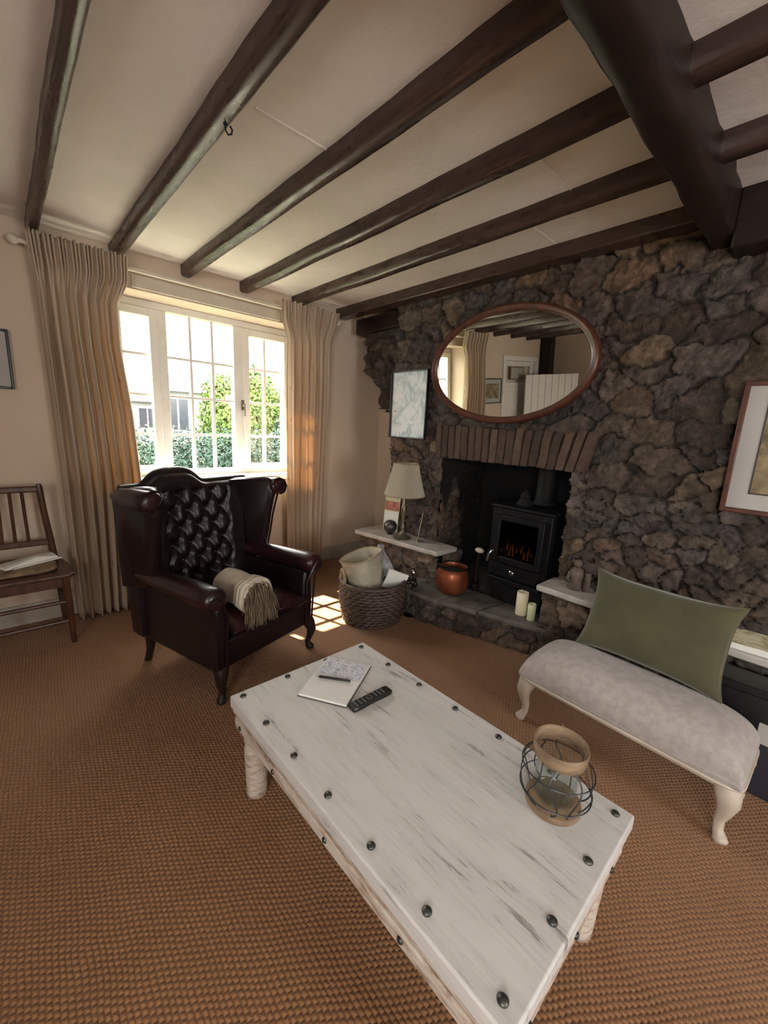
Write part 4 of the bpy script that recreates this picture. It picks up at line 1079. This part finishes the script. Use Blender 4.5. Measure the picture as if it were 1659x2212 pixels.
def candle(label, loc, r, h, mat):
    t = thing('pillar_candle', label, 'candle', loc)
    MB().lathe([(r*.96, 0), (r, .003), (r, h-.004), (r*.93, h), (r*.6, h-.006), (.0005, h-.008)], 28).build('wax', mat, t, smooth=50)
    MB().tube([(0, 0, h-.008), (.001, 0, h+.006)], .0011, 6).build('wick', 'plastic_black', t)
candle('taller cream pillar candle at the edge of the hearth', (2.31, 1.155, .1875), .036, .150, 'wax')
candle('shorter pale green pillar candle beside the tall one on the hearth', (2.285, 1.075, .1875), .024, .105, 'wax_green')
def basket():
    t = thing('wicker_basket', 'round dark woven wicker basket standing on the carpet by the hearth', 'basket', (1.785, 1.985, 0))
    N = 52
    mb = MB(); rings = 13
    def rad(z): return .195+.028*math.sin(min(1, z/.27)*2.1)
    for k in range(rings):
        z = .012+k*.0205; pts = []
        for j in range(104):
            a = 2*PI*j/104; w_ = .006*math.sin(a*26+(PI if k % 2 else 0)); r = rad(z)+w_
            pts.append((r*math.cos(a), r*math.sin(a)*.95, z+.002*math.sin(a*3+k)))
        mb.tube(pts, .0115, 6, closed=True)
    mb.build('woven_side', 'wicker', t, smooth=70)
    mb = MB()
    for i in range(26):
        a = 2*PI*i/26; mb.tube([(rad(z)*math.cos(a), rad(z)*math.sin(a)*.95, z) for z in (.0, .07, .14, .21, .275)], .006, 6)
    mb.build('stakes', 'wicker', t)
    pts = [((rad(.27)+.004)*math.cos(2*PI*j/80), (rad(.27)+.004)*math.sin(2*PI*j/80)*.95, .278+.004*math.sin(j*2.4)) for j in range(80)]
    MB().tube(pts, .014, 8, closed=True).build('rim', 'wicker', t, smooth=70)
    MB().lathe([(.0005, .004), (.19, .004), (.19, .012), (.0005, .014)], 40).build('base', 'wicker', t)
    for a0 in (R(158), R(-22)):
        c = Vector((rad(.27)*math.cos(a0), rad(.27)*math.sin(a0)*.95, .28)); tt = Vector((-math.sin(a0), math.cos(a0), 0))
        pts = [tuple(c+tt*(.055*math.cos(PI*i/14))+Vector((0, 0, .085*math.sin(PI*i/14)))) for i in range(15)]
        MB().tube(pts, .011, 8).build('loop_handle', 'rope' if a0 > 0 else 'wicker', t)
basket()
def bucket():
    t = thing('enamel_bucket', 'cream flared bucket standing inside the wicker basket', 'bucket', (1.775, 2.015, .185), rot=(R(-9), R(-10), R(10)))
    N = 40; sq = lambda r, z: [(r*math.copysign(abs(math.cos(a))**.75, math.cos(a))*1.08, r*.85*math.copysign(abs(math.sin(a))**.75, math.sin(a)), z) for a in [2*PI*j/N for j in range(N)]]
    MB().rings([sq(r, z) for r, z in [(.001, 0), (.100, 0), (.104, .006), (.122, .13), (.138, .262), (.143, .265), (.139, .268), (.134, .262), (.118, .13), (.099, .012), (.001, .01)]], cap=False).build('shell', 'cream_enamel', t, smooth=50)
    MB().tube([(.14*1.08*math.copysign(abs(math.cos(a))**.75, math.cos(a)), .14*.85*math.copysign(abs(math.sin(a))**.75, math.sin(a)), .266) for a in [2*PI*j/N for j in range(N)]], .005, 8, closed=True).build('rolled_rim', 'rope', t)
    MB().rings([sq(.112, .11), sq(.118, .16), sq(.11, .175), sq(.05, .185), sq(.001, .187)], cap=False).build('inner_lining', 'green_interior', t)
bucket()
def kindling():
    t = thing('moss_ball', 'clump of green moss inside the cream bucket', 'moss', (1.82, 2.00, .395))
    mb = MB(); rg = random.Random(8)
    for i in range(7): mb.ball((rg.uniform(-.04, .04), rg.uniform(-.03, .03), rg.uniform(0, .03)), rg.uniform(.018, .032), 10, 7)
    tag(mb.build('clump', 'moss', t), kind='stuff')
kindling()
def bagp():
    t = thing('plastic_bag', 'crumpled white plastic bag stuffed behind the bucket in the basket', 'bag', (1.90, 2.05, .25))
    rg = np.random.default_rng(5); vs = []; n, mm = 26, 16
    mb = MB(); rings = []
    for i in range(mm):
        f = i/(mm-1); r = .075*(1-.45*f)+.03*math.sin(f*5); z = .02+.215*f
        rings.append([((r+.020*math.sin(j*1.7+f*9)+.012*math.sin(j*3.9-f*14))*math.cos(2*PI*j/n)*.75, (r+.020*math.sin(j*2.3+f*7))*math.sin(2*PI*j/n), z+.010*math.sin(j*2.1)) for j in range(n)])
    MB().rings(rings).build('sack', 'bag', t, smooth=30)
bagp()
def newspaper_roll():
    t = thing('folded_magazine', 'pale folded magazine tucked into the right side of the wicker basket', 'magazine', (1.87, 1.875, .24), rot=(R(12), R(16), R(-30)))
    rings = []
    for i in range(9):
        f = i/8; rings.append([(-.075, -.006-.01*math.sin(f*PI), -.02+.145*f), (.075, -.006, -.02+.13*f), (.075, .006, -.02+.13*f), (-.075, .010-.01*math.sin(f*PI), -.02+.145*f)])
    MB().rings(rings).build('pages', 'paper', t)
newspaper_roll()
def poker():
    t = thing('fire_poker_stand', 'small black and silver fire tool leaning on the ledge stones', 'fire tool', (2.02, 1.84, .0), R(0))
    MB().tube([(0, 0, .0), (.02, .01, .16), (.035, .02, .285)], [.007, .006, .006], 8).build('rod', 'black_iron', t)
    MB().ball((.037, .022, .30), (.016, .016, .026), 14, 10).build('knob', 'silver', t)
    MB().ball((.028, .015, .235), .013, 14, 8).build('collar', 'silver', t)
    mb = MB(); 
    for s in (-1, 1):
        mb.tube([(.028, .015, .235), (.02, .015+s*.035, .262), (.01, .015+s*.055, .235), (.015, .015+s*.035, .215), (.028, .015, .232)], .007, 8)
    mb.build('bow_handle', 'black_iron', t)
    MB().lathe([(.045, 0), (.045, .008), (.012, .016), (.008, .02)], 20).build('foot', 'black_iron', t)
poker()

# --- on the left ledge
def lamp():
    t = thing('table_lamp', 'table lamp with pleated cream shade on the left stone ledge', 'lamp', (2.262, 2.195, .4505))
    MB().lathe([(.070, 0), (.072, .006), (.062, .012), (.040, .022), (.020, .045), (.013, .07), (.020, .085), (.014, .10), (.011, .15), (.018, .20), (.024, .235), (.016, .265), (.010, .28), (.009, .36)], 26).build('base', 'brass_old', t, smooth=50)
    MB().lathe([(.016, .36), (.018, .40), (.012, .41)], 14).build('socket', 'brass_old', t)
    MB().ball((0, 0, .455), (.028, .028, .042), 16, 12).build('bulb', 'paper', t)
    N = 110; vs = []; prof = [(.157, .345), (.152, .36), (.125, .46), (.098, .575), (.094, .592)]
    rings = [[((r*(1+.022*(1 if j % 2 else -1)))*math.cos(2*PI*j/N), (r*(1+.022*(1 if j % 2 else -1)))*math.sin(2*PI*j/N), z) for j in range(N)] for r, z in prof]
    sh = MB().rings(rings, cap=False).build('shade', 'lamp_shade_cloth', t, smooth=20, solid=.0015)
    MB().tube([(.158*math.cos(2*PI*j/60), .158*math.sin(2*PI*j/60), .345) for j in range(60)], .0035, 6, closed=True).build('shade_trim', 'rope', sh)
    MB().tube([(.095*math.cos(2*PI*j/60), .095*math.sin(2*PI*j/60), .592) for j in range(60)], .0035, 6, closed=True).build('shade_trim', 'rope', sh)
lamp()
def ball():
    t = thing('metal_sphere', 'dark pewter ornamental sphere beside the lamp', 'ornament', (2.27, 2.345, .4505))
    MB().lathe([(.024, 0), (.026, .004), (.018, .010)], 20).build('foot_ring', 'pewter', t)
    MB().ball((0, 0, .062), .056, 28, 18).build('sphere', 'pewter', t)
ball()
def card(label, loc, rz, w2, h, tilt, mat, parts=()):
    t = thing('greeting_card', label, 'card', loc, rot=(0, tilt, rz))
    MB().box(-.004, .0, -w2, w2, 0, h).build('panel', mat, t, bevel=.0008)
    MB().box(0, .003, -w2, w2, 0, h).build('backing', 'card_back', t, bevel=.0008)
    for nm, y0, y1, z0, z1, m_ in parts: MB().box(-.0055, -.0038, y0, y1, z0, z1).build(nm, m_, t, smooth=0)
card('tall card with red band standing behind the sphere', (2.345, 2.425, .4505), R(12), .075, .30, R(6), 'card_cream', (('red_band', -.07, .07, .175, .25, 'card_red'), ('white_band', -.07, .07, .06, .165, 'paper')))
card('narrow yellow card leaning right of the lamp', (2.30, 2.062, .4505), R(-52), .038, .235, R(8), 'card_cream')

# --- on the right ledge
def figurine():
    t = thing('stone_figurine', 'small brown carved figurine on the right stone ledge', 'figurine', (2.335, .862, .4505))
    MB().lathe([(.042, 0), (.044, .012), (.036, .018), (.034, .05), (.040, .085), (.034, .115), (.020, .13)], 20).build('body', 'figurine', t)
    MB().ball((-.004, .0, .15), (.024, .024, .026), 14, 10).build('head', 'figurine', t)
    MB().tube([(-.02, .03, .10), (-.035, .036, .06), (-.036, .015, .045)], [.010, .009, .007], 8).build('arm', 'figurine', t)
    MB().tube([(.01, -.055, 0), (.01, -.055, .11)], [.022, .018], 14).build('side_column', 'figurine', t)
figurine()
def lowbox(name, label, cat, loc, rot, dims, mat, extra=()):
    t = thing(name, label, cat, loc, rot=rot)
    a, b, h = dims
    MB().box(-a, a, -b, b, 0, h).build('pages' if cat != 'cabinet' else 'case', mat, t, bevel=.003)
    for nm, bx, m_ in extra: MB().box(*bx).build(nm, m_, t, bevel=.001)
    return t
lowbox('magazine', 'cream illustrated magazine lying on the right ledge beside the cushion', 'magazine', (2.312, .030, .4515), (0, 0, R(4)), (.10, .13, .028), 'paper', (('cover', (-.1, .1, -.13, .13, .028, .030), 'magazine'),))
t = thing('black_cabinet', 'black audio cabinet in the shadow under the right ledge', 'cabinet', (2.04, -.12, 0))
MB().box(-.03, .12, -.36, .36, .0, .40).build('case', 'cabinet_black', t, bevel=.006)
MB().box(-.036, -.03, -.33, .33, .03, .37).build('front_panel', 'plastic_black', t, bevel=.003)
t = thing('grey_folder', 'grey folder standing against the black cabinet at the right edge', 'folder', (1.975, -.06, .0), rot=(0, R(8), 0))
MB().box(-.01, .0, -.14, .065, .20, .42).build('board', 'mat_board', t, bevel=.002)
MB().box(-.008, .004, -.14, .05, .0, .20).build('navy_spine', 'navy', t, bevel=.002)

# ------------------------------------------------------------ far left corner, seen only in the mirror
dr = struct(MB().box(-1.31, -1.25, WY-.02, WY+.10, 0, 2.02).box(-.45, -.39, WY-.02, WY+.10, 0, 2.02).box(-1.25, -.45, WY-.02, WY+.10, 1.96, 2.02).box(-1.25, -.45, WY+.03, WY+.06, 0, 1.62)
            .box(-1.25, -.45, WY+.03, WY+.06, 1.62, 1.68).box(-1.25, -1.18, WY+.03, WY+.06, 1.68, 1.96).box(-.52, -.45, WY+.03, WY+.06, 1.68, 1.96).box(-1.18, -.52, WY+.03, WY+.06, 1.90, 1.96).build('door_1', 'white_paint', bevel=.004))
MB().box(-1.25, -.45, WY+.065, WY+.08, 1.0, 1.97).build('top_panel', 'cream_paint', dr, smooth=0)
struct(MB().box(-1.31, -.39, WY+.12, WY+.16, 0, 1.60).build('door_2', 'cream_paint'))
tag(MB().box(-1.50, -1.36, 3.03, 3.18, 0, CZ).build('timber_post', 'dark_wood', bevel=.01), 'dark square timber post in the corner reflected in the mirror', 'post')
t = thing('plank_door', 'open white plank door standing by the post, reflected in the mirror', 'door', (-.82, 3.10, 0), R(-57))
mb = MB()
for i in range(8): mb.box(0, .025, -.1*(i+1)+.003, -.1*i, .01, 1.77)
mb.build('planks', 'white_paint', t, bevel=.004)
mb = MB(); mb.box(-.02, 0, -.78, -.02, .25, .37).box(-.02, 0, -.78, -.02, 1.35, 1.47); mb.build('ledges', 'white_paint', t, bevel=.003)
MB().ball((.05, -.74, 1.0), .022, 12, 8).build('door_knob', 'black_iron', t)
picture('framed_picture', 'small pale framed print over the white door, reflected in the mirror', (-.80, WY-.0+.03, 1.80), (0, 0, PI/2), .17, .085, .014, 'gold', .02, None, 'mat_board', .018)
picture('framed_picture', 'dark framed print on the side wall seen at the right of the mirror', (XW+.012, 2.30, 1.66), (0, 0, PI), .15, .13, .018, 'plastic_black', .03, None, 'sepia', .02)

# ------------------------------------------------------------ outside
struct(MB().box(-30, 50, 3.75, 60, -.5, -.4).build('ground', 'grass', smooth=0))
def foliage(name, label, cat, loc, blobs, n, size, mat, seed, trunk=None):
    t = thing(name, label, cat, loc); rg = np.random.default_rng(seed)
    vs = []; fs = []; tot = sum(b[3]*b[4]*b[5] for b in blobs)**1
    for (cx, cy, cz, rx, ry, rz) in blobs:
        k = int(n*(rx*ry*rz)/tot)
        d = rg.normal(size=(k, 3)); d /= np.linalg.norm(d, axis=1)[:, None]
        r = rg.uniform(.55, 1.05, (k, 1)); c = np.array((cx, cy, cz))+d*r*np.array((rx, ry, rz))
        a = rg.normal(size=(k, 3)); a /= np.linalg.norm(a, axis=1)[:, None]; b = np.cross(a, d+.01); b /= np.linalg.norm(b, axis=1)[:, None]+1e-6
        s = size*rg.uniform(.6, 1.4, (k, 1)); a = a*s; b = b*s*.5
        q = np.stack([c-a, c-b, c+a, c+b], 1).reshape(-1, 3); base = len(vs); vs += q.tolist()
        fs += [(base+4*i, base+4*i+1, base+4*i+2, base+4*i+3) for i in range(k)]
    MB().add(vs, fs).build('foliage', mat, t, smooth=0)
    if trunk: MB().tube([(trunk[0], trunk[1], 0), (trunk[0], trunk[1], trunk[2])], .07, 8).build('trunk', 'dark_wood', t)
foliage('garden_hedge', 'dark green clipped hedge running along below the window view', 'hedge', (3.3, 7.6, -.4), [(x, 0, .78, .42, .38, .78) for x in np.arange(-2.7, 3.0, .38)], 30000, .035, 'leaf_teal', 1)
foliage('garden_tree', 'bushy yellow-green tree outside the middle of the window', 'tree', (4.05, 9.4, -.4), [(0, 0, 1.6, .85, .8, 1.0), (.35, 0, 2.2, .55, .5, .75), (-.35, 0, 1.9, .5, .5, .8)], 16000, .05, 'leaf_lime', 2, (0, 0, 1.6))
foliage('garden_tree', 'round yellow-green shrub outside the right window sash', 'tree', (6.0, 10.0, -.4), [(0, 0, 1.6, .95, .7, 1.1), (-.5, 0, 1.9, .6, .5, .7), (.6, 0, 1.9, .6, .5, .8)], 16000, .05, 'leaf_lime', 3, (0, 0, 1.6))
foliage('garden_shrub', 'dark blue-green shrub in front of the lime tree', 'shrub', (4.65, 8.25, -.4), [(0, 0, 1.0, .35, .22, 1.0), (.4, 0, .85, .35, .22, .85)], 9000, .04, 'leaf_teal', 4)
def house(label, loc, rz, w_, d_, h, rh, wins):
    t = thing('house', label, 'house', loc, rz)
    MB().box(-w_, w_, 0, d_, 0, h).build('walls', 'wall_ext', t, smooth=0)
    MB().extr([(-w_-.3, h-.1), (w_+.3, h-.1), (w_+.3, h+.05), (0, h+rh+.1), (-w_-.3, h+.05)], 1, -.3, d_+.3).build('roof', 'roof_ext', t, smooth=0)
    for x0, x1, z0, z1 in wins:
        f = MB().box(x0, x1, -.04, .0, z0, z1).build('window', 'win_ext', t, smooth=0)
        MB().box(x0-.06, x0, -.06, 0, z0, z1).box(x1, x1+.06, -.06, 0, z0, z1).box((x0+x1)/2-.03, (x0+x1)/2+.03, -.06, -.04, z0, z1).build('window_frame', 'white_paint', f, smooth=0)
house('white rendered house with a low gable outside behind the lime tree', (8.6, 19, -.4), R(-14), 3.6, 8, 2.9, 1.9, [(-3.3, -2.5, 1.2, 2.5), (-1, .3, 1.2, 2.4)])
house('distant pale bungalow outside at the left of the window', (6.6, 31, -.4), R(0), 4.2, 8, 2.7, 1.1, [(-3.3, -2.2, 1.0, 2.2), (-1.6, -.6, 1.0, 2.2), (.1, 1.1, 1., 2.2), (2.2, 3.2, 1., 2.2)])
house('grey roofed house outside behind the right window sash', (22.5, 28, -.4), R(-6), 5, 8, 3.6, 2.2, [(-3.6, -2.4, 1.2, 2.6), (-.5, .8, 1.2, 2.6)])
